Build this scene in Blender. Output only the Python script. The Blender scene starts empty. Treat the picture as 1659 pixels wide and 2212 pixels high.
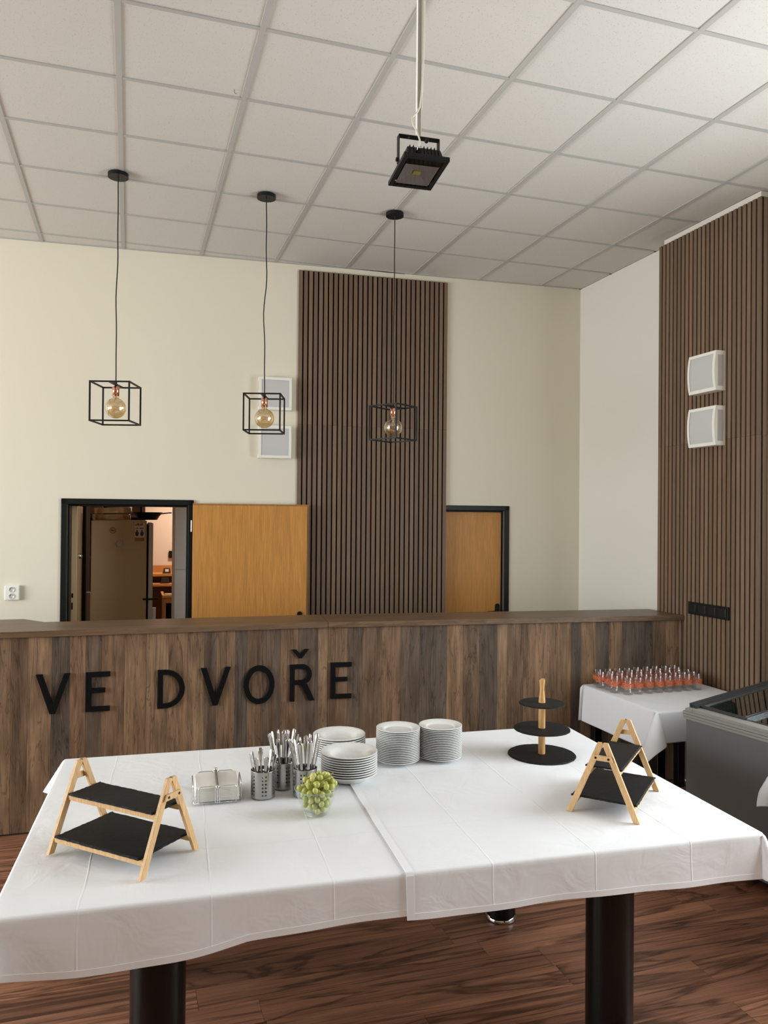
import bpy, math, random
from mathutils import Vector, Matrix
random.seed(7)
S = bpy.context.scene
C = S.collection
R = math.radians
sin, cos, pi = math.sin, math.cos, math.pi

# ------------------------------------------------------------------ camera
EYE = 1.88
yaw, pitch, roll = 0.31544, 0.00726, 0.00859
fwd = Vector((sin(yaw)*cos(pitch), cos(yaw)*cos(pitch), sin(pitch)))
rgt = Vector((cos(yaw), -sin(yaw), 0)); upv = rgt.cross(fwd)
r2 = cos(roll)*rgt + sin(roll)*upv; u2 = -sin(roll)*rgt + cos(roll)*upv
cam = bpy.data.cameras.new('camera'); camo = bpy.data.objects.new('camera', cam); C.objects.link(camo)
cam.sensor_fit = 'HORIZONTAL'; cam.sensor_width = 36.0; cam.lens = 1684.73/1659*36.0
cam.clip_start = 0.05; cam.clip_end = 200
M = Matrix((r2, u2, -fwd)).transposed().to_4x4(); M.translation = (0, 0, EYE)
camo.matrix_world = M
S.camera = camo

# ------------------------------------------------------------------ world, daylight through the windows, exposure
CEIL, XR, XL, YF = 4.0, 3.935, -6.6, -6.4
w = bpy.data.worlds.new('sky'); S.world = w; w.use_nodes = True
bg = w.node_tree.nodes['Background']
bg.inputs[0].default_value = (0.80, 0.90, 1.0, 1); bg.inputs[1].default_value = 1.0
def daylight(name, loc, rot, sx, sy, energy, col=(1.0, 0.985, 0.96)):
    l = bpy.data.lights.new(name, 'AREA'); l.shape = 'RECTANGLE'; l.size = sx; l.size_y = sy
    l.energy = energy; l.color = col
    o = bpy.data.objects.new(name, l); C.objects.link(o); o.location = loc; o.rotation_euler = rot
    return o
daylight('window_daylight', (XR+0.03, 1.85, 2.0), (0, R(90), 0), 2.28, 2.08, 132, (.90, .965, 1.0))
daylight('window_daylight', (XL-0.03, 3.4, 2.0), (0, R(-90), 0), 2.28, 4.38, 480, (.90, .965, 1.0))
vs = S.view_settings
vs.view_transform = 'Standard'; vs.look = 'None'; vs.exposure = 0.06; vs.gamma = 1.0; vs.use_curve_mapping = False
S.display_settings.display_device = 'sRGB'
try:
    S.cycles.max_bounces = 6; S.cycles.diffuse_bounces = 4; S.cycles.glossy_bounces = 3
    S.cycles.transmission_bounces = 4; S.cycles.transparent_max_bounces = 16
    S.cycles.caustics_reflective = False; S.cycles.caustics_refractive = False
    S.cycles.sample_clamp_indirect = 4.0; S.cycles.use_adaptive_sampling = True; S.cycles.adaptive_threshold = .03
except Exception:
    pass

# ------------------------------------------------------------------ mesh helpers
class MB:
    def __init__(s): s.v = []; s.f = []; s.sm = []
    def add(s, vs_, fs, smooth=False):
        n = len(s.v); s.v += [tuple(v) for v in vs_]
        for f in fs: s.f.append(tuple(i+n for i in f)); s.sm.append(smooth)
        return s
    def box(s, x0, y0, z0, x1, y1, z1):
        x0, x1 = sorted((x0, x1)); y0, y1 = sorted((y0, y1)); z0, z1 = sorted((z0, z1))
        return s.add([(x0,y0,z0),(x1,y0,z0),(x1,y1,z0),(x0,y1,z0),(x0,y0,z1),(x1,y0,z1),(x1,y1,z1),(x0,y1,z1)],
                     [(0,3,2,1),(4,5,6,7),(0,1,5,4),(1,2,6,5),(2,3,7,6),(3,0,4,7)])
    def bar(s, a, b, wd, th, ref=(0,0,1)):
        a, b = Vector(a), Vector(b); d = (b-a).normalized(); ref = Vector(ref)
        if abs(d.dot(ref)) > .99: ref = Vector((1,0,0))
        x = d.cross(ref).normalized()*wd/2; y = x.cross(d).normalized()*th/2
        vs_ = [a-x-y, a+x-y, a+x+y, a-x+y, b-x-y, b+x-y, b+x+y, b-x+y]
        return s.add(vs_, [(0,1,2,3),(7,6,5,4),(0,4,5,1),(1,5,6,2),(2,6,7,3),(3,7,4,0)])
    def prism(s, poly, z0, z1):
        n = len(poly)
        vs_ = [(x, y, z0) for x, y in poly]+[(x, y, z1) for x, y in poly]
        return s.add(vs_, [tuple(range(n-1,-1,-1)), tuple(range(n,2*n))]+[(i,(i+1)%n,n+(i+1)%n,n+i) for i in range(n)])
    def cyl(s, a, b, r0, r1=None, n=20, caps=True):
        r1 = r0 if r1 is None else r1
        a, b = Vector(a), Vector(b); d = (b-a).normalized()
        x = d.orthogonal().normalized(); y = d.cross(x)
        vs_ = [a+(x*cos(2*pi*i/n)+y*sin(2*pi*i/n))*r0 for i in range(n)]+[b+(x*cos(2*pi*i/n)+y*sin(2*pi*i/n))*r1 for i in range(n)]
        s.add(vs_, [(i,(i+1)%n,n+(i+1)%n,n+i) for i in range(n)], True)
        if caps: s.add(vs_, [tuple(range(n-1,-1,-1)), tuple(range(n,2*n))])
        return s
    def lathe(s, prof, c=(0,0,0), n=32, smooth=True):
        vs_ = []; fs = []
        for r, z in prof:
            vs_ += [(c[0]+r*cos(2*pi*i/n), c[1]+r*sin(2*pi*i/n), c[2]+z) for i in range(n)]
        for k in range(len(prof)-1):
            for i in range(n):
                j = (i+1) % n; fs.append((k*n+i, k*n+j, (k+1)*n+j, (k+1)*n+i))
        return s.add(vs_, fs, smooth)
    def tube(s, pts, r, n=8, closed=False):
        pts = [Vector(p) for p in pts]; m = len(pts); vs_ = []; fs = []; x = None
        for i, p in enumerate(pts):
            a = pts[i-1] if (i > 0 or closed) else p; b = pts[(i+1) % m] if (i < m-1 or closed) else p
            d = (b-a).normalized()
            x = d.orthogonal().normalized() if x is None else (x-d*x.dot(d)).normalized()
            y = d.cross(x); rr = r[i] if isinstance(r, (list, tuple)) else r
            vs_ += [p+(x*cos(2*pi*k/n)+y*sin(2*pi*k/n))*rr for k in range(n)]
        for i in range(m if closed else m-1):
            j = (i+1) % m
            for k in range(n): fs.append((i*n+k, i*n+(k+1) % n, j*n+(k+1) % n, j*n+k))
        s.add(vs_, fs, True)
        if not closed: s.add(vs_, [tuple(range(n-1,-1,-1)), tuple(range((m-1)*n, m*n))])
        return s
    def ball(s, c, r, n=16, m=10, sc=(1,1,1)):
        vs_ = [(c[0], c[1], c[2]-r*sc[2])]; fs = []
        for k in range(1, m):
            t = -pi/2+pi*k/m
            vs_ += [(c[0]+r*sc[0]*cos(t)*cos(2*pi*i/n), c[1]+r*sc[1]*cos(t)*sin(2*pi*i/n), c[2]+r*sc[2]*sin(t)) for i in range(n)]
        vs_.append((c[0], c[1], c[2]+r*sc[2])); e = len(vs_)-1
        for i in range(n):
            fs.append((0, 1+(i+1) % n, 1+i)); fs.append((e, e-n+i, e-n+(i+1) % n))
        for k in range(m-2):
            for i in range(n): fs.append((1+k*n+i, 1+k*n+(i+1) % n, 1+(k+1)*n+(i+1) % n, 1+(k+1)*n+i))
        return s.add(vs_, fs, True)
    def xf(s, mtx):
        s.v = [tuple(mtx @ Vector(v)) for v in s.v]; return s
    def mesh(s, name):
        me = bpy.data.meshes.new(name); me.from_pydata(s.v, [], s.f)
        me.polygons.foreach_set('use_smooth', s.sm); me.update(); return me
    def build(s, name, m, parent=None, bevel=0, seg=2, color=None):
        o = bpy.data.objects.new(name, s.mesh(name)); C.objects.link(o); o.data.materials.append(m)
        if parent: o.parent = parent
        if bevel:
            b = o.modifiers.new('bevel', 'BEVEL'); b.width = bevel; b.segments = seg; b.limit_method = 'ANGLE'; b.angle_limit = R(40)
        if color: o.color = (*color, 1)
        return o
def tag(o, label=None, cat=None, group=None, kind=None):
    if label: o['label'] = label
    if cat: o['category'] = cat
    if group: o['group'] = group
    if kind: o['kind'] = kind
    return o
def thing(name, loc=(0,0,0), rz=0, label=None, cat=None, group=None, kind=None):
    o = bpy.data.objects.new(name, None); C.objects.link(o); o.location = loc; o.rotation_euler = (0,0,rz)
    o.empty_display_size = 0.05
    return tag(o, label, cat, group, kind)
def inst(name, me, parent=None, loc=(0,0,0), rot=(0,0,0), color=None):
    o = bpy.data.objects.new(name, me); C.objects.link(o); o.location = loc; o.rotation_euler = rot
    if parent: o.parent = parent
    if color: o.color = (*color, 1)
    return o
def copy_tree(o, parent=None):
    c = o.copy(); C.objects.link(c); c.parent = parent
    for ch in list(o.children): copy_tree(ch, c)
    return c
ORD = ['', 'first', 'second', 'third', 'fourth', 'fifth', 'sixth', 'seventh', 'eighth', 'ninth', 'tenth', 'eleventh', 'twelfth',
       'thirteenth', 'fourteenth', 'fifteenth', 'sixteenth', 'seventeenth', 'eighteenth', 'nineteenth', 'twentieth', 'twenty-first']

# ------------------------------------------------------------------ materials
def newmat(name):
    m = bpy.data.materials.new(name); m.use_nodes = True
    return m, m.node_tree, m.node_tree.nodes['Principled BSDF']
def flat(name, col, rough=.5, metal=0, spec=.5, coat=0, bump=0, bscale=200, sheen=0, var=0):
    m, t, b = newmat(name)
    b.inputs['Base Color'].default_value = (*col, 1); b.inputs['Roughness'].default_value = rough
    b.inputs['Metallic'].default_value = metal; b.inputs['Specular IOR Level'].default_value = spec
    b.inputs['Coat Weight'].default_value = coat; b.inputs['Sheen Weight'].default_value = sheen
    tc = t.nodes.new('ShaderNodeTexCoord')
    n = t.nodes.new('ShaderNodeTexNoise'); n.inputs['Scale'].default_value = bscale; n.inputs['Detail'].default_value = 4
    t.links.new(tc.outputs['Object'], n.inputs['Vector'])
    if bump:
        bp = t.nodes.new('ShaderNodeBump'); bp.inputs['Strength'].default_value = bump; bp.inputs['Distance'].default_value = .002
        t.links.new(n.outputs['Fac'], bp.inputs['Height']); t.links.new(bp.outputs['Normal'], b.inputs['Normal'])
    mp = t.nodes.new('ShaderNodeMapRange'); mp.inputs['To Min'].default_value = max(0, rough-.015-var); mp.inputs['To Max'].default_value = min(1, rough+.015+var)
    t.links.new(n.outputs['Fac'], mp.inputs['Value']); t.links.new(mp.outputs['Result'], b.inputs['Roughness'])
    return m
def thin_glass(name, tint=(1,1,1), refl=.08, rough=0.0, edge=.9):
    m, t, b = newmat(name); t.nodes.remove(b)
    out = t.nodes['Material Output']
    tr = t.nodes.new('ShaderNodeBsdfTransparent'); tr.inputs[0].default_value = (*tint, 1)
    gl = t.nodes.new('ShaderNodeBsdfGlossy'); gl.inputs['Roughness'].default_value = rough; gl.inputs[0].default_value = (1,1,1,1)
    lw = t.nodes.new('ShaderNodeLayerWeight'); lw.inputs['Blend'].default_value = .5
    pw = t.nodes.new('ShaderNodeMath'); pw.operation = 'POWER'; pw.inputs[1].default_value = 4
    t.links.new(lw.outputs['Facing'], pw.inputs[0])
    ml = t.nodes.new('ShaderNodeMath'); ml.operation = 'MULTIPLY_ADD'; ml.inputs[1].default_value = edge; ml.inputs[2].default_value = refl
    t.links.new(pw.outputs[0], ml.inputs[0])
    mx = t.nodes.new('ShaderNodeMixShader'); t.links.new(ml.outputs[0], mx.inputs[0])
    t.links.new(tr.outputs[0], mx.inputs[1]); t.links.new(gl.outputs[0], mx.inputs[2]); t.links.new(mx.outputs[0], out.inputs[0])
    return m
def wood(name, col=None, axis=2, length=1.2, width=30, lo=.55, hi=1.15, rough=.5, vein=0, spec=.3, bump=.15, dist=1.5, vw=.07, patch=0):
    """grain runs along axis; tinted by the object's colour when col is None"""
    m, t, b = newmat(name); N = t.nodes.new; L = t.links.new
    tc = N('ShaderNodeTexCoord'); oi = N('ShaderNodeObjectInfo')
    off = N('ShaderNodeVectorMath'); off.operation = 'MULTIPLY_ADD'; off.inputs[1].default_value = (1,1,1)
    rnd = N('ShaderNodeVectorMath'); rnd.operation = 'SCALE'; rnd.inputs[0].default_value = (31.7, 17.3, 23.9); L(oi.outputs['Random'], rnd.inputs['Scale'])
    L(tc.outputs['Object'], off.inputs[0]); L(rnd.outputs[0], off.inputs[2])
    mp = N('ShaderNodeMapping'); sc = [width]*3; sc[axis] = length; mp.inputs['Scale'].default_value = sc
    L(off.outputs[0], mp.inputs['Vector'])
    n1 = N('ShaderNodeTexNoise'); n1.inputs['Scale'].default_value = 1; n1.inputs['Detail'].default_value = 5; n1.inputs['Roughness'].default_value = .62; n1.inputs['Distortion'].default_value = dist
    L(mp.outputs[0], n1.inputs['Vector'])
    mp2 = N('ShaderNodeMapping'); sc2 = [width*9]*3; sc2[axis] = length*5; mp2.inputs['Scale'].default_value = sc2; L(off.outputs[0], mp2.inputs['Vector'])
    n2 = N('ShaderNodeTexNoise'); n2.inputs['Scale'].default_value = 1; n2.inputs['Detail'].default_value = 3; L(mp2.outputs[0], n2.inputs['Vector'])
    r1 = N('ShaderNodeMapRange'); r1.inputs['From Min'].default_value = .3; r1.inputs['From Max'].default_value = .7; r1.inputs['To Min'].default_value = lo; r1.inputs['To Max'].default_value = hi
    L(n1.outputs['Fac'], r1.inputs['Value'])
    r2_ = N('ShaderNodeMapRange'); r2_.inputs['From Min'].default_value = .3; r2_.inputs['From Max'].default_value = .7; r2_.inputs['To Min'].default_value = .8; r2_.inputs['To Max'].default_value = 1.12
    L(n2.outputs['Fac'], r2_.inputs['Value'])
    mu = N('ShaderNodeMath'); mu.operation = 'MULTIPLY'; L(r1.outputs[0], mu.inputs[0]); L(r2_.outputs[0], mu.inputs[1])
    fac = mu
    if vein:
        mp3 = N('ShaderNodeMapping'); sc3 = [width*.33]*3; sc3[axis] = length*.55; mp3.inputs['Scale'].default_value = sc3; L(off.outputs[0], mp3.inputs['Vector'])
        n3 = N('ShaderNodeTexNoise'); n3.inputs['Scale'].default_value = 1; n3.inputs['Detail'].default_value = 4; n3.inputs['Distortion'].default_value = 2.2; L(mp3.outputs[0], n3.inputs['Vector'])
        ab = N('ShaderNodeMath'); ab.operation = 'SUBTRACT'; ab.inputs[1].default_value = .5; L(n3.outputs['Fac'], ab.inputs[0])
        a2 = N('ShaderNodeMath'); a2.operation = 'ABSOLUTE'; L(ab.outputs[0], a2.inputs[0])
        r3 = N('ShaderNodeMapRange'); r3.inputs['From Min'].default_value = 0; r3.inputs['From Max'].default_value = vw; r3.inputs['To Min'].default_value = 1-vein; r3.inputs['To Max'].default_value = 1
        L(a2.outputs[0], r3.inputs['Value'])
        m3 = N('ShaderNodeMath'); m3.operation = 'MULTIPLY'; L(mu.outputs[0], m3.inputs[0]); L(r3.outputs[0], m3.inputs[1]); fac = m3
    if patch:
        mp4 = N('ShaderNodeMapping'); sc4 = [width*.45]*3; sc4[axis] = length*2.2; mp4.inputs['Scale'].default_value = sc4; L(off.outputs[0], mp4.inputs['Vector'])
        n4 = N('ShaderNodeTexNoise'); n4.inputs['Scale'].default_value = 1; n4.inputs['Detail'].default_value = 5; L(mp4.outputs[0], n4.inputs['Vector'])
        r4 = N('ShaderNodeMapRange'); r4.inputs['From Min'].default_value = .35; r4.inputs['From Max'].default_value = .65; r4.inputs['To Min'].default_value = 1-patch; r4.inputs['To Max'].default_value = 1+patch*.4
        L(n4.outputs['Fac'], r4.inputs['Value'])
        m4 = N('ShaderNodeMath'); m4.operation = 'MULTIPLY'; L(fac.outputs[0], m4.inputs[0]); L(r4.outputs[0], m4.inputs[1]); fac = m4
    sc_ = N('ShaderNodeVectorMath'); sc_.operation = 'SCALE'
    if col is None: L(oi.outputs['Color'], sc_.inputs[0])
    else: sc_.inputs[0].default_value = col
    L(fac.outputs[0], sc_.inputs['Scale']); L(sc_.outputs[0], b.inputs['Base Color'])
    b.inputs['Roughness'].default_value = rough; b.inputs['Specular IOR Level'].default_value = spec
    bp = N('ShaderNodeBump'); bp.inputs['Strength'].default_value = bump; bp.inputs['Distance'].default_value = .002
    L(fac.outputs[0], bp.inputs['Height']); L(bp.outputs[0], b.inputs['Normal'])
    return m
def emit(name, col, st):
    m, t, b = newmat(name); b.inputs['Emission Color'].default_value = (*col, 1); b.inputs['Emission Strength'].default_value = st
    b.inputs['Base Color'].default_value = (*col, 1); return m
def tile_mat():
    m, t, b = newmat('mineral_tile'); N = t.nodes.new; L = t.links.new
    tc = N('ShaderNodeTexCoord'); oi = N('ShaderNodeObjectInfo')
    off = N('ShaderNodeVectorMath'); off.operation = 'ADD'; rnd = N('ShaderNodeVectorMath'); rnd.operation = 'SCALE'; rnd.inputs[0].default_value = (7.1, 3.3, 5.7)
    L(oi.outputs['Random'], rnd.inputs['Scale']); L(tc.outputs['Object'], off.inputs[0]); L(rnd.outputs[0], off.inputs[1])
    v = N('ShaderNodeTexVoronoi'); v.inputs['Scale'].default_value = 105; L(off.outputs[0], v.inputs['Vector'])
    n = N('ShaderNodeTexNoise'); n.inputs['Scale'].default_value = 60; L(off.outputs[0], n.inputs['Vector'])
    th = N('ShaderNodeMath'); th.operation = 'MULTIPLY'; th.inputs[1].default_value = .30; L(n.outputs['Fac'], th.inputs[0])
    r = N('ShaderNodeMath'); r.operation = 'GREATER_THAN'; L(v.outputs['Distance'], r.inputs[0]); L(th.outputs[0], r.inputs[1])
    mx = N('ShaderNodeMix'); mx.data_type = 'RGBA'; mx.inputs['A'].default_value = (.44, .41, .365, 1); mx.inputs['B'].default_value = (.66, .63, .58, 1)
    L(r.outputs[0], mx.inputs['Factor']); L(mx.outputs['Result'], b.inputs['Base Color'])
    bp = N('ShaderNodeBump'); bp.inputs['Strength'].default_value = .25; bp.inputs['Distance'].default_value = .002; L(r.outputs[0], bp.inputs['Height']); L(bp.outputs[0], b.inputs['Normal'])
    b.inputs['Roughness'].default_value = .95; b.inputs['Specular IOR Level'].default_value = .1
    return m
def cloth_mat(name, s0, ss, t0, ts, strength=.55, base=(.86, .865, .885)):
    """white cotton with pressed fold creases; UV carries cloth-plane metres"""
    m, t, b = newmat(name); N = t.nodes.new; L = t.links.new
    uv = N('ShaderNodeUVMap'); sep = N('ShaderNodeSeparateXYZ')
    wn = N('ShaderNodeTexNoise'); wn.inputs['Scale'].default_value = 3; L(uv.outputs[0], wn.inputs['Vector'])
    L(uv.outputs[0], sep.inputs[0])
    hs = []
    for ax, o_, sp in ((0, s0, ss), (1, t0, ts)):
        a = N('ShaderNodeMath'); a.operation = 'MULTIPLY_ADD'; a.inputs[1].default_value = .02; L(wn.outputs['Fac'], a.inputs[0]); L(sep.outputs[ax], a.inputs[2])
        s_ = N('ShaderNodeMath'); s_.operation = 'SUBTRACT'; s_.inputs[1].default_value = o_+.01; L(a.outputs[0], s_.inputs[0])
        pp = N('ShaderNodeMath'); pp.operation = 'PINGPONG'; pp.inputs[1].default_value = sp/2; L(s_.outputs[0], pp.inputs[0])
        mr = N('ShaderNodeMapRange'); mr.interpolation_type = 'SMOOTHSTEP'; mr.inputs['From Min'].default_value = 0; mr.inputs['From Max'].default_value = .0045; mr.inputs['To Min'].default_value = .46; mr.inputs['To Max'].default_value = 0
        L(pp.outputs[0], mr.inputs['Value']); hs.append(mr)
        # broad billow either side of the crease
        mr2 = N('ShaderNodeMapRange'); mr2.interpolation_type = 'SMOOTHSTEP'; mr2.inputs['From Min'].default_value = 0; mr2.inputs['From Max'].default_value = sp/2; mr2.inputs['To Min'].default_value = 0; mr2.inputs['To Max'].default_value = .9
        L(pp.outputs[0], mr2.inputs['Value']); hs.append(mr2)
    wr = N('ShaderNodeTexNoise'); wr.inputs['Scale'].default_value = 6; wr.inputs['Detail'].default_value = 3; wr.inputs['Distortion'].default_value = .9; L(uv.outputs[0], wr.inputs['Vector'])
    acc = N('ShaderNodeMath'); acc.operation = 'MULTIPLY'; acc.inputs[1].default_value = 2.6; L(wr.outputs['Fac'], acc.inputs[0])
    for h in hs:
        ad = N('ShaderNodeMath'); ad.operation = 'ADD'; L(acc.outputs[0], ad.inputs[0]); L(h.outputs[0], ad.inputs[1]); acc = ad
    fn = N('ShaderNodeTexNoise'); fn.inputs['Scale'].default_value = 900; L(uv.outputs[0], fn.inputs['Vector'])
    ad = N('ShaderNodeMath'); ad.operation = 'MULTIPLY_ADD'; ad.inputs[1].default_value = .12; L(fn.outputs['Fac'], ad.inputs[0]); L(acc.outputs[0], ad.inputs[2])
    bp = N('ShaderNodeBump'); bp.inputs['Strength'].default_value = strength; bp.inputs['Distance'].default_value = .004
    L(ad.outputs[0], bp.inputs['Height']); L(bp.outputs[0], b.inputs['Normal'])
    b.inputs['Base Color'].default_value = (*base, 1); b.inputs['Roughness'].default_value = .8; b.inputs['Specular IOR Level'].default_value = .2
    b.inputs['Sheen Weight'].default_value = .1
    return m

WALL = flat('cream_paint', (.77, .71, .575), .85, spec=.2, bump=.06, bscale=120)
WALLR = flat('offwhite_paint', (.77, .735, .655), .85, spec=.2, bump=.06, bscale=120)
TILE = tile_mat()
GRID = flat('grid_white', (.46, .45, .42), .5, spec=.3)
BLACKF = flat('black_frame_paint', (.008, .009, .009), .4, spec=.25)
FELT = flat('black_felt', (.006, .006, .007), .95, spec=.1)
SLAT = wood('walnut_slat', None, 2, 1.0, 60, .78, 1.12, .55, bump=.08)
PLANK = wood('aged_oak_plank', None, 2, 1.6, 34, .62, 1.18, .6, vein=.5, bump=.3, dist=1.2, vw=.02, patch=.34)
CTOP = wood('oak_countertop', (.175, .108, .063), 0, 1.6, 26, .6, 1.2, .38, bump=.15)
FLOORM = wood('walnut_laminate', None, 0, .9, 16, .55, 1.2, .36, vein=.66, spec=.35, bump=.04, dist=1.6, vw=.05)
OAKDOOR = wood('oak_veneer', (.58, .265, .064), 2, 1.2, 20, .86, 1.07, .42, bump=.05)
OAKEDGE = wood('oak_edge', (.42, .20, .06), 2, 1.2, 20, .8, 1.07, .45, bump=.05)
BAMBOO = wood('bamboo', (.74, .47, .23), 2, 6, 60, .82, 1.08, .5, bump=.06)
BEECH = wood('acacia_rod', (.66, .37, .14), 2, 4, 70, .75, 1.12, .38, bump=.06)
SLATE = flat('slate', (.010, .010, .0105), .6, spec=.22, bump=.5, bscale=60)
PORC = flat('porcelain', (.80, .80, .78), .12, spec=.5)
STEEL = flat('brushed_steel', (.42, .41, .40), .30, metal=1)
CUTL = flat('polished_steel', (.56, .54, .52), .14, metal=1)
CHROME = flat('chrome', (.75, .75, .75), .08, metal=1)
COPPER = flat('copper', (.85, .42, .28), .16, metal=1)
BLKMET = flat('black_metal', (.007, .008, .008), .45, spec=.25)
BLKCORD = flat('black_cord', (.014, .010, .012), .7)
WHITEP = flat('white_plastic', (.88, .86, .78), .4)
DIFF = flat('opal_diffuser', (.58, .575, .555), .45)
DIFFS = flat('opal_side', (.50, .48, .44), .5)
LEGM = flat('black_lacquer', (.004, .004, .0045), .28, spec=.3)
PANE = thin_glass('window_glass', (.97, 1, .99), .05, edge=.5)
TUMBLER = thin_glass('tumbler_glass', (.96, .955, .95), .04, edge=.35)
BOWLG = thin_glass('bowl_glass', (.975, .99, .98), .035, edge=.45)
AMBER = thin_glass('amber_glass', (.90, .77, .54), .26, edge=.7)
LIDG = thin_glass('lid_glass', (.55, .60, .58), .22, edge=.7)

# ------------------------------------------------------------------ the room
TH = -math.atan(.0671)                       # the back wall runs a little askew to the ceiling grid
BW0 = Vector((0, 6.532, 0)); BU = Vector((cos(TH), sin(TH), 0)); BN = Vector((sin(TH), -cos(TH), 0))   # along the wall, out of the wall
BWM = Matrix(((BU.x, -BN.x, 0, BW0.x), (BU.y, -BN.y, 0, BW0.y), (0, 0, 1, 0), (0, 0, 0, 1)))          # local x along, local y into the wall
def bwy(x): return 6.532-.0671*x
KC = 1/cos(TH)
def bu(x): return x*KC                       # world x -> distance along the wall

fl = MB().box(XL-.2, YF-.2, -.12, XR+.2, 6.9, -.008).build('floor', flat('floor_bed', (.05,.03,.02), .7))
tag(fl, kind='structure')
PW, PL = .141, 1.22
pm = MB().box(.0006, .0006, -.008, PL-.0006, PW-.0006, 0).mesh('plank'); pm.materials.append(FLOORM)
FC = [(.42,.188,.105), (.36,.158,.088), (.46,.21,.122), (.31,.134,.077), (.40,.175,.098)]
rest = MB(); kk = 0; row = 0; y = YF
while y < 5.2:
    x = XL - random.random()*PL
    while x < XR:
        x0, x1 = max(x, XL), min(x+PL, XR)
        if 1.6 < y and x > -2.4:
            if x1-x0 > PL-.01:
                o = inst('plank', pm, fl, (x0, y, 0))
            else:
                o = MB().box(.0006, .0006, -.008, x1-x0-.0006, PW-.0006, 0).build('plank', FLOORM, fl); o.location = (x0, y, 0)
            o.color = (*random.choice(FC), 1)
        else:
            rest.box(x0+.0006, y+.0006, -.008, x1-.0006, y+PW-.0006, 0)
        x += PL
    y += PW
rf = rest.build('floor_planks', FLOORM, fl, color=(.39,.17,.095)); rf['kind'] = 'stuff'

# ceiling: lay-in tiles in a visible T-bar grid
ce = MB().box(XL-.2, YF-.2, CEIL+.06, XR+.2, 6.9, CEIL+.2).build('ceiling', WALL); tag(ce, kind='structure')
GX0, GY0, GS = -.0702, 6.381, .6
tm = MB().box(-.289, -.289, 0, .289, .289, .018).mesh('ceiling_tile'); tm.materials.append(TILE)
ix0 = math.floor((XL-GX0)/GS); xs = [GX0+GS*i for i in range(ix0, 8)]
ys = [GY0+GS*1-GS*j for j in range(0, 24)]
for i in range(len(xs)):
    for j in range(len(ys)):
        x0, x1 = max(xs[i]+.011, XL), min(xs[i]+GS-.011, XR)
        y1, y0 = ys[j]-.011, max(ys[j]-GS+.011, YF)
        if x1-x0 < .03 or y1-y0 < .03 or y0 > min(bwy(x0), bwy(x1))-.02: continue
        if x1-x0 > .57 and y1-y0 > .57 and y1 < min(bwy(x0), bwy(x1)):
            inst('ceiling_tile', tm, ce, ((x0+x1)/2, (y0+y1)/2, CEIL+.004))
        else:
            p = [(x0, y0), (x1, y0), (x1, min(y1, bwy(x1))), (x0, min(y1, bwy(x0)))]
            MB().prism(p, CEIL+.004, CEIL+.022).build('ceiling_tile', TILE, ce)
for x in xs:
    if XL < x < XR-.02: MB().box(x-.0135, YF, CEIL-.002, x+.0135, bwy(x), CEIL+.02).build('grid_bar', GRID, ce)
for y in ys[1:]:
    if y > YF:
        MB().box(XL, y-.0115, CEIL-.001, min(XR, (6.532-y)/.0671), y+.0115, CEIL+.02).build('grid_bar', GRID, ce)
MB().prism([(XL, bwy(XL)-.022), (XR, bwy(XR)-.022), (XR, bwy(XR)), (XL, bwy(XL))], CEIL-.001, CEIL+.02).build('edge_trim', GRID, ce)
MB().box(XR-.02, YF, CEIL-.001, XR, bwy(XR), CEIL+.02).build('edge_trim', GRID, ce)

# back wall with two door openings
wb = MB(); WT = .16
dl0, dl1, dz = bu(-.462), bu(.452), 1.965       # opening of the left doorway
dr0, dr1 = bu(2.36), bu(3.20); dz2 = 1.95
for a, b, z0, z1 in ((bu(XL), dl0, 0, CEIL), (dl0, dl1, dz, CEIL), (dl1, dr0, 0, CEIL), (dr0, dr1, dz2, CEIL), (dr1, bu(XR)+.02, 0, CEIL)):
    wb.box(a, 0, z0, b, WT, z1)
wbo = wb.build('wall_back', WALL); wbo.matrix_world = BWM; tag(wbo, kind='structure')
wr = MB()
for y0, y1, z0, z1 in ((YF, .8, 0, CEIL), (.8, 2.9, 0, .85), (.8, 2.9, 3.15, CEIL), (2.9, bwy(XR)+.03, 0, CEIL)):
    wr.box(XR, y0, z0, XR+.16, y1, z1)
tag(wr.build('wall_right', WALLR), kind='structure')
tag(MB().box(3.835, 4.0, 0, XR+.001, 4.955, CEIL).build('wall_pilaster', WALLR), kind='structure')
wl = MB()
for y0, y1, z0, z1 in ((YF, 1.2, 0, CEIL), (1.2, 5.6, 0, .85), (1.2, 5.6, 3.15, CEIL), (5.6, bwy(XL), 0, CEIL)):
    wl.box(XL-.16, y0, z0, XL, y1, z1)
tag(wl.build('wall_left', WALL), kind='structure')
wf = MB()
for x0, x1, z0, z1 in ((XL, XR, 0, CEIL),):
    wf.box(x0, YF-.16, z0, x1, YF, z1)
tag(wf.build('wall_front', WALL), kind='structure')
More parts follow.
